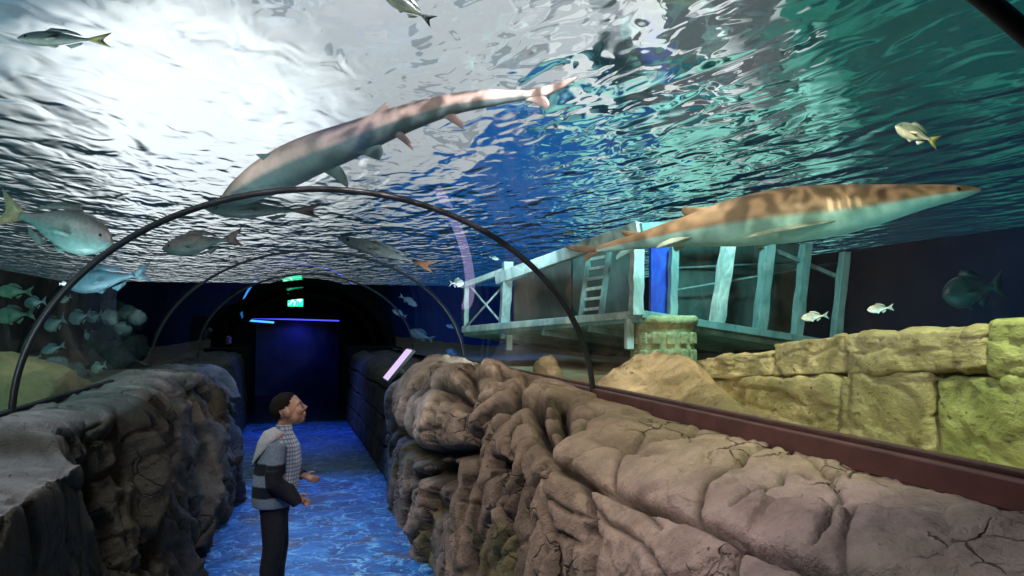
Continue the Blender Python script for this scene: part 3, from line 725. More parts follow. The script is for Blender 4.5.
def ruin():
    WX = 2.45; base = on_x(900, 470, WX)
    root = empty('ruined_stone_wall', base, 'low ruined wall of big yellow-green stone blocks standing in the tank', 'wall'); off = np.array(base)
    blocks = [[(692, 359), (769, 351), (769, 377), (692, 380)], [(771, 343), (843, 334), (843, 374), (771, 378)], [(842, 334), (984, 327), (983, 371), (842, 374)],
              [(987, 321), (1090, 316), (1090, 376), (987, 376)], [(700, 379), (835, 375), (837, 440), (700, 430)], [(838, 374), (928, 373), (931, 462), (840, 448)],
              [(931, 374), (1090, 377), (1090, 500), (934, 478)]]
    V, fs, D = RB
    for k, q in enumerate(blocks):
        c4 = [np.array(on_x(u, v, WX)) for u, v in q]
        su, sv, sw = (V[:, 0] + 1) / 2, (V[:, 1] + 1) / 2, V[:, 2]
        # u along the wall, v up, w into the wall
        p = (c4[3] * ((1 - su) * (1 - sv))[:, None] + c4[2] * (su * (1 - sv))[:, None] + c4[1] * (su * sv)[:, None] + c4[0] * ((1 - su) * sv)[:, None])
        p[:, 0] = WX + .17 + sw * .17
        wd = np.stack([D[:, 2], -D[:, 0], D[:, 1]], -1)
        e1, h1, d1 = slabs(np.stack([p[:, 0] * 4, p[:, 1] * 4.4 + .4 * fbm(p * 5, 2), p[:, 2] * 7], -1), 4. + k)
        dsp = .014 * fbm(p * 5 + k, 4) + .010 * ridged(p * 11, 3) + .012 * h1[0] + .012 * (sstep(0, .10, e1) - 1)
        p = p + wd * dsp[:, None] - off
        b = MB(); b.add(p.tolist(), fs); b.build('stone_block', RUING if k in (3, 6) else RUIN, root)
ruin()
def lump(name, c, r, m, label, cat, seed=0, amp=.25, fr=2., n=40, flat=None, group=None, crack=0.):
    b = MB(); b.ell((0, 0, 0), (1, 1, 1), None, n, n // 2); V = np.array(b.v); q = V * fr + seed * 7.7
    d = 1 + amp * fbm(q, 4) + amp * .3 * ridged(q * 2.5, 3)
    if crack: e, h, dd = slabs(q * 1.3, seed); d += crack * (h[0] * .5 + (sstep(0, .15, e) - 1))
    V = V * d[:, None] * np.array(r)
    if flat is not None: V[:, 2] = np.maximum(V[:, 2], flat)
    b.v = V.tolist(); o = b.build(name, m); o.location = c; tag(o, label, cat, group); return o
def mound(name, ridge, slope, m, label, cat, x0, x1, y0, y1, zb, seed, pw=1.0, n=90):
    xs = np.linspace(x0, x1, n); ys = np.linspace(y0, y1, n); X, Y = np.meshgrid(xs, ys, indexing='ij'); Q = np.stack([X.ravel(), Y.ravel(), np.zeros(n * n)], -1)
    Z = np.full(n * n, -9.)
    nz = .10 * np.stack([fbm(Q * 3 + seed, 3), fbm(Q * 3 + seed + 9, 3), 0 * X.ravel()], -1)
    for a, e in zip(ridge[:-1], ridge[1:]):
        a, e = np.array(a), np.array(e); ab = (e - a)[:2]; k = np.clip(((Q[:, :2] + nz[:, :2] - a[:2]) @ ab) / (ab @ ab), 0, 1)
        d = np.linalg.norm(Q[:, :2] + nz[:, :2] - (a[:2] + k[:, None] * ab), axis=1); Z = np.maximum(Z, a[2] + (e[2] - a[2]) * k - slope * d ** pw)
    e1, h1, d1 = slabs(np.stack([X.ravel() * 3, Y.ravel() * 3, Z * 3], -1) + .4 * nz, seed)
    Z += .020 * fbm(Q * 6 + seed, 4) + .018 * h1[0] + .02 * h1[1] * d1[:, 0] + .012 * (sstep(0, .1, e1) - 1)
    ed = np.minimum(np.minimum(X - x0, x1 - X), np.minimum(Y - y0, y1 - Y)).ravel(); Z = np.maximum(Z, zb); Z = np.where(ed < 1e-6, zb - .12, Z)
    G = np.stack([X.ravel(), Y.ravel(), Z], -1); c = np.array([(x0 + x1) / 2, (y0 + y1) / 2, zb]); o = gridmesh(name, (G - c).reshape(n, n, 3), m); o.location = c
    tag(o, label, cat); return o
pk = P(661, 347, 5.0)
mound('rock_mound', [tuple(P(612, 372, 5.0)), tuple(P(640, 353, 5.0)), tuple(pk), tuple(P(683, 357, 4.7)), tuple(P(700, 382, 4.2)), tuple(P(745, 408, 3.4)), tuple(P(800, 432, 2.9))], .75, MOUND,
      'sandy brown peaked rock mound sloping down along the right rail', 'rock', 1.62, 2.43, 2.2, 5.9, 1.12, 3.)
lump('sandy_rock', P(548, 374, 5.6), (.10, .12, .12), MOUND, 'small sandy rock peeping over the right rock ledge', 'rock', 2, .35, 1.2, crack=.06)
mound('sand_bank', [(-3.4, 4.4, 1.46), tuple(P(0, 349, 5.2)), tuple(P(30, 366, 5.6)), tuple(P(70, 388, 6.2))], .42, sand_mat('yellow_sand', (.30, .26, .12), (.46, .40, .20)),
      'yellowish sand bank behind the foot of the left hoop', 'sand bank', -4.2, -1.45, 3.4, 7.6, 1.12, 6.)
# round stone column under the deckhouse
def pillar():
    top = P(663, 320, 7.25); root = empty('stone_column', (top.x, top.y, .9), 'short round carved stone column under the corner of the deckhouse', 'column')
    rr = .285; h = top.z - .9
    b = MB(); n = 40; rg = []
    for k in range(33):
        z = h * k / 32; r = rr * (1 + .02 * math.sin(k * 1.3)) * (1 if k < 24 else 1 + .04 * (k - 24) / 8)
        rg.append([(r * (1 + .03 * mnoise.noise(Vector((3 * math.cos(a), 3 * math.sin(a), z * 4)))) * math.cos(a), r * math.sin(a), z) for a in (2 * math.pi * j / n for j in range(n))])
    b.loft(rg); b.build('shaft', RUIN, root)
    b = MB(); b.loft([[(r * math.cos(2 * math.pi * j / n), r * math.sin(2 * math.pi * j / n), h - .05 + z) for j in range(n)] for r, z in ((rr * 1.02, 0), (rr * 1.13, .02), (rr * 1.13, .07), (rr * 1.05, .09))]); b.build('capital', RUIN, root)
    for j in range(14):
        a = 2 * math.pi * j / 14
        for zz in (h - .17, h - .33):
            b = MB(); b.box((rr * 1.02 * math.cos(a), rr * 1.02 * math.sin(a), zz), (.03, .08, .11), Matrix.Rotation(a, 3, 'Z')); b.build('carved_block', RUIN, root, False, bevel(.012))
pillar()
# left reef
def reef_stack(name, u, v, d, lumps, m, label, seed):
    b = MB(); base = P(u, v, d)
    for k, (dx, dz, r) in enumerate(lumps):
        bb = MB(); bb.ell((0, 0, 0), (1, 1, 1), None, 26, 14); V = np.array(bb.v); q = V * 2.2 + seed + k * 3.1
        V = V * (1 + .35 * fbm(q, 4) + .12 * ridged(q * 2, 2))[:, None] * np.array([r, r * 1.1, r * .85]) + np.array([dx, .12 * math.sin(k * 2.1), dz]); b.add(V.tolist(), bb.f)
    o = b.build(name, m); o.location = base; tag(o, label, 'coral', ); return o
reef_stack('reef_rock', 118, 388, 8.6, [(-.2, .05, .26), (.08, .08, .26), (-.05, .36, .22), (.12, .45, .18), (-.22, .5, .16), (.02, .66, .17), (.15, .75, .13), (-.1, .88, .12)], REEF, 'tall dim knobbly reef stack beyond the left ledge', 1.)
reef_stack('pale_coral', 60, 385, 6.9, [(-.1, .02, .14), (.06, .06, .15), (.0, .17, .10)], PALEC, 'pale green coral head on the sand behind the left hoop', 4.)
reef_stack('pale_coral', 112, 318, 7.6, [(0, .0, .09), (.12, .04, .10), (.24, .0, .08), (.1, -.1, .08)], PALEC, 'cluster of pale blue-green coral knobs hanging mid-water on the left', 5.)
# ================================================================== SHARKS AND FISH
def skin_mat(name, rough=.45, sc=1., lo=.82, hi=1.12):
    m, t = mat(name); o = t.obj(); n = t.noise(o, 9 * sc, 5, .6); a = t.attr('col')
    t.out(t.pbsdf(t.mix(1., a, t.mix(t.ss(n, .3, .7), (lo,) * 3, (hi,) * 3), 'MULTIPLY'), rough, t.bump(n, .15, .01), Specular_IOR_Level=.35)); return m
SKIN = skin_mat('shark_skin', .5); FSK = skin_mat('fish_skin', .35, 4.)
EYE = simple('eye_black', (.01, .01, .012), .1, .1)
def cr(pts, n):
    pts = np.array([list(p) for p in pts]); t = np.linspace(0, 1, n); return spline(pts, t)
def foil(b, A, B, tip, thick, colr, nrm, tipc=.28, sweep=0.):
    """fin: root chord A->B, tip point, thin section"""
    A, B, tip = Vector(A), Vector(B), Vector(tip); ch = B - A; n = Vector(nrm).normalized(); k = 12; rg = []
    for s in range(7):
        f = s / 6; sc = (1 - f) ** .8 * (1 - tipc * .3) + .10 * (1 - f) + .03; ctr = (A + B) / 2 * (1 - f) + tip * f + ch.normalized() * ch.length * .12 * math.sin(f * math.pi)
        rg.append([ctr + ch * (.5 * sc * math.cos(2 * math.pi * j / k)) + n * (thick * (1 - .8 * f) * math.sin(2 * math.pi * j / k)) for j in range(k)])
    b.loft(rg, [colr] * (7 * k))
def shark(name, spine, prof, back, belly, label, fins, tail, line=-.15, gills=None, eye_s=.06, group=None, up0=(0, 0, 1)):
    """spine: world points head->tail; prof: (s, half height, half width)"""
    n = 180; S = cr(spine, n); mid = Vector(S[n // 3]); ss = np.linspace(0, 1, n)
    hh = np.interp(ss, [p[0] for p in prof], [p[1] for p in prof]); hw = np.interp(ss, [p[0] for p in prof], [p[2] for p in prof])
    k3 = np.array([.25, .5, .25])
    for _ in range(18): hh[1:-1] = np.convolve(hh, k3, 'valid'); hw[1:-1] = np.convolve(hw, k3, 'valid')
    T = np.gradient(S, axis=0); T /= np.linalg.norm(T, axis=1, keepdims=True)
    b = MB(); rg = []; cols = []; m = 28; fr = []
    for i in range(n):
        t = Vector(T[i]); up = Vector(up0); up = (up - t * up.dot(t)).normalized(); sd = up.cross(t).normalized(); fr.append((Vector(S[i]), t, up, sd))
        ring = []
        for j in range(m):
            a = 2 * math.pi * j / m; ca, sa = math.cos(a), math.sin(a)
            rad = 1.
            zz = sa * hh[i] * (1.0 if sa > 0 else .95); ring.append(Vector(S[i]) + up * zz + sd * ca * hw[i] * (1 - .12 * max(0, -sa)))
            w = float(sstep(line - .10, line + .10, sa + .04 * mnoise.noise(Vector((i * .12, j * .2, 0)))))
            cc = [belly[q] * (1 - w) + back[q] * w for q in range(3)]
            if gills and w > .2 and gills[0] < ss[i] < gills[1] and abs(sa - .05) < .35:
                g = ((ss[i] - gills[0]) / (gills[1] - gills[0]) * 4) % 1
                if g < .42: cc = [min(1, x * 2.2 + .10) for x in cc]
            cols.append(cc)
        rg.append(ring)
    b.loft(rg, cols)
    def at(s):
        i = min(n - 1, max(0, int(round(s * (n - 1))))); return fr[i], hh[i], hw[i]
    for f in fins:
        if f[0] == 'dorsal':
            _, s0, s1, h, sw = f; (p0, t0, u0, d0), h0, _w = at(s0); (p1, t1, u1, d1), h1, _w = at(s1)
            foil(b, p0 + u0 * h0 * .8, p1 + u1 * h1 * .8, p1 + u1 * (h1 + h) + t1 * sw, .014, back, d0)
        elif f[0] == 'anal':
            _, s0, s1, h, sw = f; (p0, t0, u0, d0), h0, _w = at(s0); (p1, t1, u1, d1), h1, _w = at(s1)
            foil(b, p0 - u0 * h0 * .8, p1 - u1 * h1 * .8, p1 - u1 * (h1 + h) + t1 * sw, .012, belly, d0)
        elif f[0] == 'pair':
            _, s0, s1, ln, dr, sw = f
            for sg in (-1, 1):
                (p0, t0, u0, d0), h0, w0 = at(s0); (p1, t1, u1, d1), h1, w1 = at(s1)
                foil(b, p0 + d0 * sg * w0 * .75 - u0 * h0 * .45, p1 + d1 * sg * w1 * .75 - u1 * h1 * .45, p1 + d1 * sg * (w1 + ln) - u1 * dr + t1 * sw, .014, [back[q] * .5 + belly[q] * .5 for q in range(3)], u0)
        elif f[0] == 'pix':
            _, A, B, tip, cc = f; foil(b, P(*A), P(*B), P(*tip), .016, cc, (CM @ Vector((0, 0, 1))))
    p, t, u, d = fr[-1]; r = hh[-1]
    L, lo = tail
    foil(b, p - t * .10 + u * r * .7, p + t * L * .22 - u * r * .7, p + t * L + u * L * .30, .010, [x * .8 for x in back], d, sweep=1)
    foil(b, p - t * .06 - u * r * .8, p + t * L * .28 - u * r * .4, p + t * L * .38 - u * lo, .010, [x * .8 for x in back], d)
    loc = mid; o = b.build(name, SKIN, None, True, None, Matrix.Translation(-loc)); o.location = loc; tag(o, label, 'shark', group)
    (pe, te, ue, de), he, we = at(eye_s)
    for sg in (-1, 1):
        e = MB(); e.ell(pe + de * sg * we * .93 + ue * he * .25 - loc, (.013, .013, .013), None, 10, 8); e.build('eye', EYE, o)
    return o
shark('shark', [P(980, 190, 4.25), P(925, 197, 4.28), P(850, 209, 4.35), P(770, 218, 4.5), P(690, 231, 4.75), P(630, 243, 5.0), P(597, 250, 5.15)],
      [(0, .008, .012), (.04, .032, .05), (.10, .058, .085), (.2, .098, .12), (.32, .148, .15), (.45, .170, .16), (.58, .150, .14), (.72, .092, .088), (.85, .055, .05), (.94, .036, .032), (1, .018, .014)],
      (.26, .185, .115), (.26, .50, .48), 'long brown-backed shark with pale belly passing in front of the sunken deckhouse',  # teal light on the belly is painted into its colour
      [('dorsal', .60, .69, .055, .05), ('dorsal', .83, .89, .045, .05), ('pair', .33, .45, .16, .14, .22), ('pair', .68, .75, .06, .09, .06), ('anal', .86, .91, .05, .05)], (.26, .06), -.12, (.29, .37), .07)
GREY = (.13, .22, .23); PINK_LIT = (.62, .46, .42)  # shaded grey and lit pink, painted in as fin colours
shark('shark', [P(222, 205, 6.2), P(262, 181, 5.7), P(303, 160, 5.25), P(348, 142, 4.9), P(400, 121, 4.55), P(455, 104, 4.2), P(505, 97, 3.95), P(532, 95, 3.85)],
      [(0, .01, .015), (.05, .05, .07), (.12, .10, .12), (.22, .140, .15), (.35, .150, .155), (.5, .13, .13), (.65, .095, .095), (.8, .066, .06), (.92, .046, .040), (1, .020, .014)],
      (.66, .52, .48), (.17, .26, .27), 'grey shark with pink light painted on its back, high overhead above the top of the near hoop',  # back carries pink caustic light, belly its shade, both as colour
      [('pix', (268, 172, 5.45), (312, 160, 5.2), (256, 154, 5.35), GREY), ('pix', (312, 166, 5.15), (334, 160, 5.0), (348, 188, 5.0), GREY), ('pix', (345, 152, 4.85), (376, 142, 4.7), (379, 160, 4.7), GREY),
       ('pix', (366, 140, 4.75), (380, 134, 4.65), (384, 133, 4.6), (.05, .08, .1)), ('dorsal', .58, .65, .05, .03), ('pix', (432, 112, 4.3), (452, 112, 4.2), (463, 129, 4.2), PINK_LIT), ('pix', (388, 132, 4.6), (402, 132, 4.5), (413, 150, 4.5), PINK_LIT)],
      (.26, .075), -.30)

def fish(name, head, tail, d, label, H=.3, back=(.2, .25, .25), belly=(.5, .55, .55), tailc=None, stripes=0, cat='fish', group=None, dt=None, fork=.5, eyes=False, dors=.35, W=.42, stripe_dir='h', curve=0.):
    A, B = P(head[0], head[1], d), P(tail[0], tail[1], dt or d); Lg = (A - B).length; ctr = (A + B) / 2
    X = (A - B).normalized(); Z = Vector((0, 0, 1)); Z = (Z - X * Z.dot(X)).normalized(); Y = Z.cross(X)
    tailc = tailc or back; n = 26; m = 16; hs = H / 2; b = MB(); rg = []; cols = []
    xs = np.linspace(0, 1, n); prof = [(0, .06), (.05, .40), (.12, .66), (.25, .93), (.38, 1.), (.55, .86), (.7, .58), (.82, .30), (.90, .20), (1, .17)]
    hp = np.interp(xs, [p[0] for p in prof], [p[1] for p in prof]); hp[1:-1] = np.convolve(hp, [.25, .5, .25], 'valid')
    bl = .80
    for i in range(n):
        x = .5 - xs[i] * bl; ring = []
        for j in range(m):
            a = 2 * math.pi * j / m; sa = math.sin(a); ring.append((x, hp[i] * hs * W * math.cos(a) + curve * (xs[i] - .4) ** 2, hp[i] * hs * sa))
            w = float(sstep(-.45, .35, sa)); c = [belly[q] * (1 - w) + back[q] * w for q in range(3)]
            if stripes:
                ph = (sa * stripes) % 1 if stripe_dir == 'h' else (xs[i] * stripes) % 1
                if ph < .45: c = [x_ * .5 for x_ in c]
            cols.append(c)
        rg.append(ring)
    b.loft(rg, cols)
    def fin(pts, c, th=.006):
        k = len(pts); vs = [(p[0], -th + (p[2] if len(p) > 2 else 0), p[1]) for p in pts] + [(p[0], th + (p[2] if len(p) > 2 else 0), p[1]) for p in pts]
        b.add(vs, [tuple(range(k))[::-1], tuple(range(k, 2 * k))] + [(i, (i + 1) % k, k + (i + 1) % k, k + i) for i in range(k)], [c] * (2 * k))
    x0 = .5 - bl; tc = curve * .36
    fin([(x0 + .04, hs * .17, tc), (x0 - .08, hs * .55, tc), (x0 - .2, hs * .92, tc), (x0 - .2 + .14 * fork, hs * .25, tc), (x0 - .2 + .17 * fork, 0, tc), (x0 - .2 + .14 * fork, -hs * .25, tc), (x0 - .2, -hs * .92, tc), (x0 - .08, -hs * .55, tc), (x0 + .04, -hs * .17, tc)], tailc)
    fin([(.22, hs * .88), (.14, hs * (1 + dors)), (-.02, hs * (.95 + dors * .8)), (-.14, hs * (.6 + dors * .6)), (-.2, hs * .42), (0, hs * .8)], back)
    fin([(-.02, -hs * .82), (-.08, -hs * (1 + dors * .5)), (-.18, -hs * (.62 + dors * .3)), (-.2, -hs * .42)], [(x + y) / 2 for x, y in zip(back, belly)])
    fin([(.18, -hs * .90), (.10, -hs * (1.05 + dors * .4)), (.05, -hs * .9)], belly)
    for sg in (-1, 1):
        vs = [(.20, sg * hs * W * .85, -hs * .1), (.07, sg * hs * (W + .42), -hs * .05), (.04, sg * hs * (W + .42), -hs * .32), (.17, sg * hs * W * .85, -hs * .3)]
        b.add(vs + [(x, y + sg * .006, z) for x, y, z in vs], [(0, 1, 2, 3), (7, 6, 5, 4), (0, 4, 5, 1), (1, 5, 6, 2), (2, 6, 7, 3), (3, 7, 4, 0)], [belly] * 8)
    M = Matrix((X, Y, Z)).transposed().to_4x4()
    o = b.build(name, FSK, None, True, None, M @ Matrix.Scale(Lg, 4)); o.location = ctr; tag(o, label, cat, group)
    if eyes:
        for sg in (-1, 1):
            e = MB(); e.ell((.40, sg * hs * W * .55, hs * .18), (.016, .010, .016), None, 10, 8); e.build('eye', EYE, o, True, None, M @ Matrix.Scale(Lg, 4))
    return o
TE, GR_, PK_, SV = (.16, .28, .27), (.22, .26, .26), (.36, .26, .25), (.62, .66, .64)
fish('fish', (17, 38), (111, 40), 3.4, 'slim striped grey-green fish with yellow tail at top left of the ceiling', .17, (.30, .42, .34), (.62, .70, .62), (.70, .66, .25), 3, eyes=True)
fish('fish', (384, -6), (434, 22), 3.1, 'dark greenish fish cut by the top edge of the view', .26, (.07, .11, .10), (.25, .34, .25), eyes=True)
fish('fish', (895, 126), (939, 143), 3.6, 'lone silvery fish with yellow tail under the dark surface, top right', .36, (.22, .30, .27), (.60, .62, .55), (.35, .36, .14), eyes=True)
fish('fish', (867, 310), (894, 307), 4.0, 'small bright silver fish above the ruined wall, right of the pair', .30, (.5, .56, .54), (.85, .9, .88), eyes=True)
fish('fish', (801, 318), (829, 315), 4.2, 'small bright silver fish by the rightmost deckhouse posts, left of the pair', .30, (.42, .52, .5), (.8, .88, .86), eyes=True)
fish('large_fish', (942, 296), (1006, 284), 6.8, 'big blurred dark teal fish in the gloom at far right', .50, (.012, .07, .08), (.03, .13, .14), eyes=True)
fish('large_fish', (66, 286), (152, 272), 5.2, 'large slate blue fish gliding beside the upper left of the near hoop', .26, (.07, .17, .24), (.14, .28, .36), (.10, .2, .26), eyes=True)
fish('large_fish', (113, 243), (-4, 208), 5.0, 'biggest pinkish grey fish at left edge with pale orange tail', .36, (.24, .22, .22), (.17, .31, .30), (.50, .36, .22), eyes=True, dors=.2)
fish('large_fish', (162, 249), (243, 237), 6.2, 'pinkish grey fish just under the left shoulder of the near hoop', .26, (.28, .24, .23), (.20, .30, .28), (.26, .20, .19), eyes=True)
fish('large_fish', (205, 209), (322, 211), 6.4, 'long slim grey fish right below the top of the near hoop', .15, (.15, .20, .20), (.22, .28, .28), (.35, .24, .22), eyes=True)
fish('slender_fish', (338, 238), (436, 268), 7.6, 'slender pale fish with orange tail under the right shoulder of the hoop', .13, (.42, .46, .46), (.68, .68, .64), (.65, .28, .14), eyes=True)
fish('small_fish', (464, 283), (449, 283), 7.0, 'round silvery fish beside the far post of the deckhouse', .55, (.45, .5, .52), (.75, .78, .78))
fish('small_fish', (417, 306), (399, 295), 11.6, 'pale green fish, upper of two left of the deckhouse', .28, (.34, .46, .42), (.55, .68, .62))
fish('small_fish', (392, 310), (407, 317), 11.6, 'pale green fish, lower of two left of the deckhouse', .30, (.34, .46, .42), (.55, .68, .62))
fish('small_fish', (409, 331), (434, 340), 11.6, 'dim grey fish just above the lit information panel', .36, (.20, .26, .24), (.32, .38, .36))
fish('small_fish', (446, 325), (457, 329), 9.0, 'tiny blue fish just left of the deckhouse platform', .34, (.05, .14, .5), (.1, .25, .7))
fish('small_fish', (446, 350), (462, 358), 9.0, 'blue fish low above the seabed in the blue light', .40, (.05, .16, .5), (.1, .28, .7))
fish('small_fish', (499, 259), (489, 257), 7.0, 'tiny pale fish high above the left end of the deckhouse', .34, (.3, .45, .45), (.5, .65, .62))
fish('small_fish', (575, 232), (563, 234), 6.6, 'tiny pale fish at the roof beam of the deckhouse', .34, (.3, .45, .45), (.5, .65, .62))
school = [((-4, 291), (34, 292), 5.6, .34, 'green fish, topmost at left edge of the school'), ((-6, 317), (36, 313), 5.8, .40, 'broad green fish at left edge, below the topmost of the school'),
          ((24, 304), (47, 301), 6.0, .5, 'blue-green fish just left of the near hoop, middle height'), ((44, 328), (66, 318), 6.2, .6, 'deep-bodied blue fish just right of the near hoop'),
          ((68, 320), (92, 314), 6.4, .55, 'blue fish in the school, second to the right of the hoop'), ((87, 320), (103, 313), 6.6, .6, 'small blue fish at the right end of the school row'),
          ((41, 352), (66, 345), 6.0, .36, 'slim teal fish low in the school above the pale coral'), ((26, 363), (42, 355), 5.8, .3, 'small teal fish beside the hoop above the sand bank'),
          ((88, 340), (85, 329), 6.8, .4, 'tiny fish swimming head down at right of the school'), ((60, 302), (72, 296), 6.6, .45, 'small blue fish above the row of the school, right of the hoop')]
for k, (h, t_, d, H, lab) in enumerate(school):
    gcol = k in (0, 1)
    fish('schooling_fish', h, t_, d, lab, H, (.09, .20, .15) if gcol else (.10, .22, .26), (.16, .34, .22) if gcol else (.22, .42, .45), group='school of fish behind the left hoop', dors=.3)
fish('small_fish', (91, 370), (107, 365), 6.2, 'bright pale aqua fish low above the left ledge', .6, (.35, .55, .52), (.6, .8, .75))
fish('small_fish', (67, 283), (59, 284), 4.9, 'tiny white fish touching the near hoop on the left', .5, (.6, .65, .65), (.8, .85, .85))
# warm rippled light falling on the sharks through the surface
def caustic(loc, target, colr, w, spot, sc):
    o = point('caustic_lamp', loc, colr, w, .02, spot, target, .5); d = o.data; d.use_nodes = True; t = NT(d.node_tree)
    nv = t.n('ShaderNodeTexCoord').outputs['Normal']; nd = t.noise(nv, sc * .6, 2, .5, 0, 1)
    a = t.n('ShaderNodeVectorMath', operation='SCALE'); t.put(a.inputs[0], nd); a.inputs['Scale'].default_value = .35
    ad = t.n('ShaderNodeVectorMath', operation='ADD'); t.put(ad.inputs[0], nv); t.put(ad.inputs[1], a.outputs[0])
    v = t.voro(ad.outputs[0], sc, 'DISTANCE_TO_EDGE'); s = t.m('ADD', t.m('MULTIPLY', t.m('POWER', t.ss(v, 0., .22, 1., 0.), 2.), 3.), .35)
    e = t.n('ShaderNodeEmission'); t.put(e.inputs[0], (1, 1, 1, 1)); t.put(e.inputs[1], s)
    oo = t.n('ShaderNodeOutputLight'); t.t.links.new(e.outputs[0], oo.inputs[0])
caustic((1.75, 2.5, 3.08), P(800, 212, 4.4), (1., .84, .62), 60, 78, 11.)
caustic((2.1, 3.9, 3.10), P(640, 240, 4.95), (1., .84, .62), 20, 78, 9.)
caustic((.5, 2.9, 3.14), P(430, 112, 4.4), (1., .87, .84), 72, 110, 9.)
# ================================================================== TUNNEL FITTINGS
GREEN = glow('exit_green', (.02, .90, .45), 2.2); WHITE = glow('exit_white', (.75, 1., .88), 2.2); CASE = simple('sign_case', (.02, .03, .025), .4)
def exit_sign():
    c = PY(295.5, 300, 16.3); root = empty('exit_sign', c, 'glowing green exit sign with running figure and arrow above the end passage', 'sign')
    def fl(b, pts, y=-.018):
        k = len(pts); b.add([(x, y, z) for x, z in pts] + [(x, y + .006, z) for x, z in pts], [tuple(range(k)), tuple(range(k, 2 * k))[::-1]] + [(i, k + i, k + (i + 1) % k, (i + 1) % k) for i in range(k)])
    w, h, s = .30, .26, 1.75
    b = MB(); b.box((0, .012, 0), (w + .02, .05, h + .02)); b.build('casing', CASE, root, False, bevel(.006))
    b = MB(); b.box((0, -.012, 0), (w, .01, h)); b.build('lit_panel', GREEN, root, False)
    b = MB(); T = lambda pts: [(x * s, z * s) for x, z in pts]
    fl(b, T([(-.046 + .014 * math.cos(a), .052 + .014 * math.sin(a)) for a in (2 * math.pi * k / 10 for k in range(10))]))
    fl(b, T([(-.060, .034), (-.034, .036), (-.022, -.006), (-.046, -.012)])); fl(b, T([(-.034, .034), (-.004, .018), (-.008, .008), (-.034, .020)]))
    fl(b, T([(-.060, .030), (-.070, .002), (-.062, -.002), (-.050, .022)])); fl(b, T([(-.044, -.008), (-.058, -.036), (-.080, -.044), (-.078, -.054), (-.050, -.046), (-.034, -.012)]))
    fl(b, T([(-.038, -.010), (-.014, -.030), (-.018, -.062), (-.006, -.062), (.0, -.026), (-.022, -.002)]))
    b.build('running_figure', WHITE, root, False)
    b = MB(); fl(b, T([(.016, .012), (.044, .012), (.044, .034), (.078, .0), (.044, -.034), (.044, -.012), (.016, -.012)])); b.build('arrow', WHITE, root, False)
    for x in (-.05, .05):
        b = MB(); b.tube([(x, .012, .13), (x, .012, .20)], .004, 6); b.build('hanger', CASE, root)
exit_sign()
def strip(name, a, e, c, s, r, label):
    A, B = Vector(a), Vector(e); root = empty(name, (A + B) / 2, label, 'light'); L = Matrix.Translation(-root.location)
    b = MB(); b.bar(A + Vector((0, .025, .010)), B + Vector((0, .025, .010)), r * 2, r * 2); b.build('batten', CASE, root, False, bevel(.004), L)
    b = MB(); b.tube([A, B], r, 8); b.build('tube', glow(name + '_glow', c, s), root, True, None, L)
strip('strip_light', PY(243, 320, 17.35), PY(274, 322.5, 17.35), (.05, .32, 1.), 2.4, .020, 'short bright cyan-blue strip light at upper left inside the dark portal')
strip('strip_light', PY(247, 318, 17.4), PY(346, 321, 17.4), (.06, .08, 1.), 1.7, .014, 'long thin violet-blue strip light across the end of the passage')
def screen():
    c = PY(228.5, 345, 13.4); c.z = 1.40; root = empty('wall_screen', c, 'tiny dim purple screen on the left wall inside the portal', 'screen')
    b = MB(); b.box((0, 0, 0), (.05, .36, .13)); b.build('case', CASE, root, False, bevel(.006))
    b = MB(); b.box((.028, 0, 0), (.006, .32, .10)); b.build('display', glow('purple_glow', (.09, .03, .40), .35), root, False)
screen()
def info_panel():
    lo, hi = Vector((.955, 8.65, 1.045)), Vector((1.225, 8.65, 1.375)); c = (lo + hi) / 2; sl = (hi - lo).normalized(); Y = Vector((0, 1, 0)); n = Y.cross(sl); n = n if n.x < 0 else -n
    root = empty('information_panel', c, 'slanted lilac-white lit information board fixed to the right rock ledge', 'sign')
    M = Matrix((Y, sl, n)).transposed(); ln = (hi - lo).length
    b = MB(); b.box(n * -.02, (.44, ln + .03, .035), M); b.build('frame', CASE, root, False, bevel(.006))
    b = MB(); b.box(n * .004, (.40, ln - .01, .012), M); b.build('lit_face', glow('lilac_glow', (.80, .62, 1.), 1.05), root, False)
    for s in (-.13, .13):
        b = MB(); b.bar(Vector((.02, s, -.04)), Vector((.14, s, -.22)), .03); b.build('bracket', CASE, root, False, bevel(.004))
info_panel()
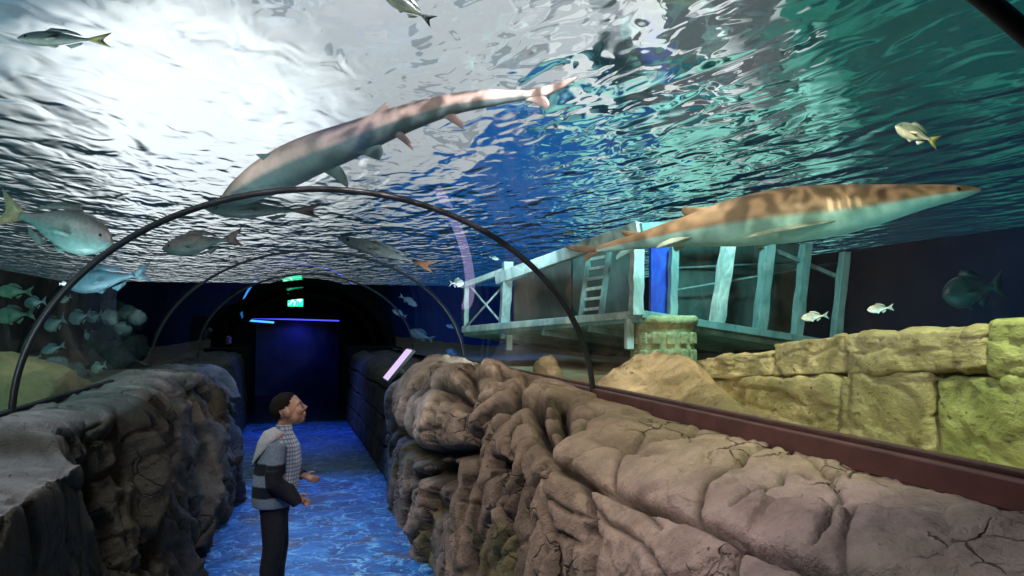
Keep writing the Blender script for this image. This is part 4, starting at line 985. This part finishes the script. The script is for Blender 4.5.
# ================================================================== BOY
def boy():
    feet = P(271, 600, 4.63); feet.z = 0
    SK = simple('skin', (.36, .20, .13), .5, .12, 30, .05); HAIR = simple('dark_hair', (.010, .008, .007), .95, .4, 220, .9, spec=.1)
    TRO = simple('black_trousers', (.012, .013, .020), .85, .3, 40, .2); SHOE = simple('dark_shoe', (.02, .02, .024), .6); SOLE = simple('pale_sole', (.5, .5, .5), .6); BLK = simple('black_knit', (.010, .011, .020), .9, .3, 60, .2)
    PALEK = simple('pale_hood_fleece', (.50, .50, .55), .9, .12, 60, .3); REDT = simple('red_lining', (.65, .12, .16), .8)
    def stripes():
        m, t = mat('striped_knit'); o = t.obj(); x, y, z = t.sep(o); zz = t.m('ADD', t.m('ADD', z, t.m('MULTIPLY', x, -.05)), t.m('MULTIPLY', t.m('SUBTRACT', t.noise(o, 9, 2), .5), .02))
        f = 0.
        for lo, hi in ((.632, .700), (.765, .833)): f = t.m('ADD', f, t.m('MULTIPLY', t.ss(zz, lo - .006, lo + .006), t.ss(zz, hi - .006, hi + .006, 1., 0.)))
        n = t.noise(o, 90, 3); c = t.mix(f, t.mix(t.ss(n, .3, .7), (.20, .25, .36), (.29, .35, .46)), (.010, .011, .022))
        t.out(t.pbsdf(c, .95, t.bump(n, .3, .006))); return m
    def checks():
        m, t = mat('checked_shirt'); o = t.obj(); x, y, z = t.sep(o); w = t.m('MULTIPLY', t.noise(o, 14, 2), .012)
        a = t.ss(t.m('FRACT', t.m('MULTIPLY', t.m('ADD', z, w), 42.)), .55, .75); b_ = t.ss(t.m('FRACT', t.m('MULTIPLY', t.m('ADD', t.m('ADD', x, y), w), 36.)), .6, .8)
        t.out(t.pbsdf(t.mix(t.m('MAXIMUM', a, b_), (.50, .56, .66), (.16, .22, .34)), .9)); return m
    root = empty('person', feet, 'boy in a blue-grey and black striped jacket looking up to the right', 'person', None, R(-4))
    def fuse(b, name, m, vox, sm=4, parent=root, dec=None):
        o = b.build('raw', m, None, True); r = o.modifiers.new('r', 'REMESH'); r.mode = 'VOXEL'; r.voxel_size = vox; r.use_smooth_shade = True
        s = o.modifiers.new('s', 'SMOOTH'); s.iterations = sm; s.factor = .5
        dg = bpy.context.evaluated_depsgraph_get(); dg.update(); me = bpy.data.meshes.new_from_object(o.evaluated_get(dg)); old = o.data
        bpy.data.objects.remove(o); bpy.data.meshes.remove(old); me.name = name
        if not me.materials: me.materials.append(m)
        me.polygons.foreach_set('use_smooth', [True] * len(me.polygons))
        q = bpy.data.objects.new(name, me); C.objects.link(q); q.parent = parent; return q
    HC = Vector((.085, 0, 1.135)); HR = Matrix.Rotation(R(-17), 3, 'Y')
    hp = lambda x, y, z: HC + HR @ Vector((x, y, z))
    b = MB()
    # head
    b.ell(hp(-.008, 0, .018), (.092, .073, .082), HR, 24, 16); b.ell(hp(.026, 0, -.040), (.060, .056, .062), HR, 20, 14); b.ell(hp(.050, 0, -.082), (.030, .034, .022), HR)
    b.ell(hp(.062, 0, .020), (.026, .052, .026), HR)                                         # brow
    b.tube([hp(.082, 0, .008), hp(.094, 0, -.012), hp(.104, 0, -.027)], [.008, .011, .014], 10); b.ell(hp(.090, .010, -.031), (.010, .008, .008), HR); b.ell(hp(.090, -.010, -.031), (.010, .008, .008), HR)
    b.ell(hp(.083, 0, -.051), (.014, .022, .0075), HR); b.ell(hp(.080, 0, -.063), (.013, .019, .0075), HR)
    for s in (-1, 1):
        b.ell(hp(.060, s * .036, -.026), (.026, .022, .024), HR); b.ell(hp(-.006, s * .077, -.012), (.021, .010, .030), HR @ Matrix.Rotation(R(s * 14), 3, 'Z')); b.ell(hp(.000, s * .071, -.035), (.010, .008, .012), HR)
    # neck, torso, limbs
    b.tube([(.045, 0, .96), (.058, 0, 1.03), hp(-.010, 0, -.045)], [.052, .042, .046], 16)
    def tors(rows, bb): bb.loft([[(cx + rx * math.cos(2 * math.pi * j / 28), cy + ry * math.sin(2 * math.pi * j / 28), z) for j in range(28)] for cx, cy, z, rx, ry in rows])
    tors([(.01, 0, .53, .07, .10), (.015, 0, .60, .085, .115), (.03, 0, .70, .078, .105), (.045, 0, .82, .083, .115), (.045, 0, .92, .078, .125), (.045, 0, .975, .055, .09), (.045, 0, 1.0, .03, .04)], b)
    RS, RE, RW = Vector((.035, -.125, .945)), Vector((.025, -.165, .755)), Vector((.140, -.150, .640)); LS, LE, LW = Vector((.05, .125, .945)), Vector((.075, .165, .770)), Vector((.175, .085, .715))
    for S_, E_, W_ in ((RS, RE, RW), (LS, LE, LW)): b.tube([S_, S_.lerp(E_, .5), E_, E_.lerp(W_, .5), W_], [.042, .036, .032, .028, .021], 14)
    def hand(W_, d, side):
        d = d.normalized(); up = Vector((0, 0, 1)); sd = d.cross(up).normalized(); up = sd.cross(d).normalized(); pc = W_ + d * .038
        b.tube([W_, W_ + d * .02, pc, W_ + d * .062], [.018, .021, .024, .021], 12, sq=.75)
        for k, (o, l) in enumerate(((.016, .044), (.0055, .050), (-.005, .046), (-.0155, .036))):
            p = W_ + d * .056 + up * o; c = -sd * side
            b.tube([p, p + d * l * .45 + c * .004, p + d * l * .75 + c * .014, p + d * l * .86 + c * .026], [.0072, .0068, .0062, .005], 8)
        p = W_ + d * .022 + up * .018; b.tube([p, p + up * .016 + d * .014 - sd * side * .006, p + up * .022 + d * .036 - sd * side * .016], [.009, .008, .006], 8)
    hand(RW, Vector((.75, .10, -.45)), -1); hand(LW, Vector((.85, -.25, -.28)), 1)
    for s, kx, ax in ((-1, .012, -.012), (1, .035, .02)):
        b.tube([(.012, s * .058, .58), (.015, s * .062, .46), (kx, s * .062, .32), (ax + .002, s * .062, .19), (ax, s * .062, .07)], [.076, .066, .050, .046, .032], 16)
        b.tube([(ax - .02, s * .062, .045), (ax + .05, s * .066, .035), (ax + .115, s * .07, .028)], [.034, .034, .024], 12, sq=1)
    body = fuse(b, 'body', SK, .0042, 3)
    # eyes, brows
    for s in (-1, 1):
        e = MB(); e.ell(hp(.076, s * .031, -.001), (.0085, .011, .0078), HR, 12, 8); e.build('eye', simple('eye_white', (.6, .58, .55), .2), root)
        e = MB(); e.ell(hp(.0825, s * .032, -.001), (.004, .0058, .0062), HR, 10, 8); e.build('iris', EYE, root)
        e = MB(); e.tube([hp(.079, s * .016, .020), hp(.080, s * .032, .024), hp(.068, s * .048, .020)], [.003, .0042, .0025], 8); e.build('eyebrow', HAIR, root)
    # hair: short cap
    e = MB(); n1, n2 = 40, 24; V = []; f = []
    e.ell((0, 0, 0), (1, 1, 1), None, 44, 30); keep = []; V = np.array(e.v)
    rad = np.array([.097, .0765, .091]) * (1 + .05 * fbm(V * 14, 3))[:, None]
    front = np.interp(V[:, 2], [-1, -.66, -.10, .04, .45, .68, 1], [-.5, -.42, -.30, .30, .60, .78, 1.3])
    ok = (V[:, 0] < front) & (V[:, 2] > np.interp(V[:, 0], [-1, -.4, -.3, -.05, .3, .6], [-.62, -.62, -.55, -.06, .0, .2])); idx = np.where(ok)[0]; mp = {int(i): k for k, i in enumerate(idx)}
    inn = V * np.array([.080, .062, .072]); pts = [hp(*(q + np.array([-.010, 0, .018]))) for q in (V * rad)[idx]] + [hp(*(q + np.array([-.010, 0, .018]))) for q in inn[idx]]
    k = len(idx); fs = []; ec = {}
    for q in e.f:
        if all(i in mp for i in q):
            q2 = tuple(mp[i] for i in q); fs.append(q2); fs.append(tuple(i + k for i in q2[::-1]))
            for a, c in zip(q2, q2[1:] + q2[:1]): ec[(a, c)] = 1
    for (a, c) in ec:
        if (c, a) not in ec: fs.append((c, a, a + k, c + k))
    e2 = MB(); e2.add(pts, fs); e2.build('hair', HAIR, root)
    # shirt
    b = MB(); tors([(.05, 0, .60, .088, .105), (.065, 0, .70, .090, .115), (.075, 0, .82, .094, .122), (.072, 0, .92, .086, .128), (.062, 0, .975, .066, .10), (.060, 0, 1.012, .050, .058), (.064, 0, 1.045, .053, .053)], b)
    b.tube([LS, LS.lerp(LE, .5), LE, LE.lerp(LW, .5), LE.lerp(LW, .9)], [.052, .046, .042, .037, .031], 14); fuse(b, 'shirt', checks(), .007, 3)
    # trousers and shoes
    b = MB(); tors([(.012, 0, .47, .05, .09), (.012, 0, .52, .086, .118), (.018, 0, .60, .092, .122), (.022, 0, .635, .088, .118)], b)
    for s, kx, ax in ((-1, .012, -.012), (1, .035, .02)): b.tube([(.012, s * .058, .58), (.015, s * .062, .46), (kx, s * .062, .32), (ax + .002, s * .062, .19), (ax, s * .062, .065)], [.084, .075, .060, .055, .048], 16)
    fuse(b, 'trousers', TRO, .008, 3)
    for s, ax in ((-1, -.012), (1, .02)):
        b = MB(); b.tube([(ax - .045, s * .062, .045), (ax - .01, s * .062, .055), (ax + .05, s * .066, .045), (ax + .11, s * .07, .036), (ax + .140, s * .071, .032)], [.030, .044, .042, .034, .018], 14); sh = b.build('shoe', SHOE, root)
        b = MB(); b.loft([[(ax + .045 + .10 * math.cos(2 * math.pi * j / 24), s * .066 + .040 * math.sin(2 * math.pi * j / 24), z) for j in range(24)] for z in (0, .018)]); b.build('sole', SOLE, sh)
    # jacket: open at the front, loose at the back
    b = MB(); tors([(.000, -.005, .565, .118, .150), (.000, -.005, .62, .122, .156), (.004, -.005, .72, .120, .155), (.010, -.005, .82, .112, .150), (.018, 0, .91, .094, .142), (.028, 0, .965, .070, .105), (.035, 0, .985, .05, .07)], b)
    b.tube([RS, RS.lerp(RE, .5), RE], [.058, .054, .052], 14); fuse(b, 'jacket', stripes(), .008, 4)
    b = MB(); b.tube([RE + Vector((-.01, -.012, .05)), RE + Vector((0, -.012, -.03)), RE.lerp(RW, .5) + Vector((0, -.005, -.02)), RE.lerp(RW, .93) + Vector((.0, 0, -.015))], [.046, .055, .053, .044], 14)
    b.tube([RE.lerp(RW, .55), RW + Vector((.02, 0, -.045))], [.05, .036], 14); o = fuse(b, 'sleeve', BLK, .008, 3); o['label'] = 'black jacket sleeve'
    b = MB(); b.tube([LE.lerp(LW, .6), LE.lerp(LW, .95)], [.040, .034], 14); o = fuse(b, 'cuff', BLK, .006, 2)
    # hood hanging at the back
    b = MB(); b.loft([[(cx + rx * math.cos(2 * math.pi * j / 24), ry * math.sin(2 * math.pi * j / 24), z + tz * math.cos(2 * math.pi * j / 24)) for j in range(24)]
        for cx, z, rx, ry, tz in ((.040, 1.020, .040, .055, -.01), (.020, 1.005, .078, .100, .0), (-.005, .965, .088, .128, .025), (-.045, .900, .070, .125, .055), (-.085, .850, .038, .095, .045), (-.105, .820, .012, .05, .02))]); o = fuse(b, 'hood', PALEK, .007, 4); o['label'] = 'pale grey hood hanging down the back'
    b = MB(); b.ell((.058, -.085, .972), (.022, .014, .014), Matrix.Rotation(R(25), 3, 'Y')); o = b.build('hood_lining', REDT, root); o['label'] = 'small patch of red lining at the collar'
    return root
boy()
point('face_lamp', (1.2, 3.6, 2.15), (1., .9, .82), 9, .1, 60, (.0, 4.63, 1.0), .8)
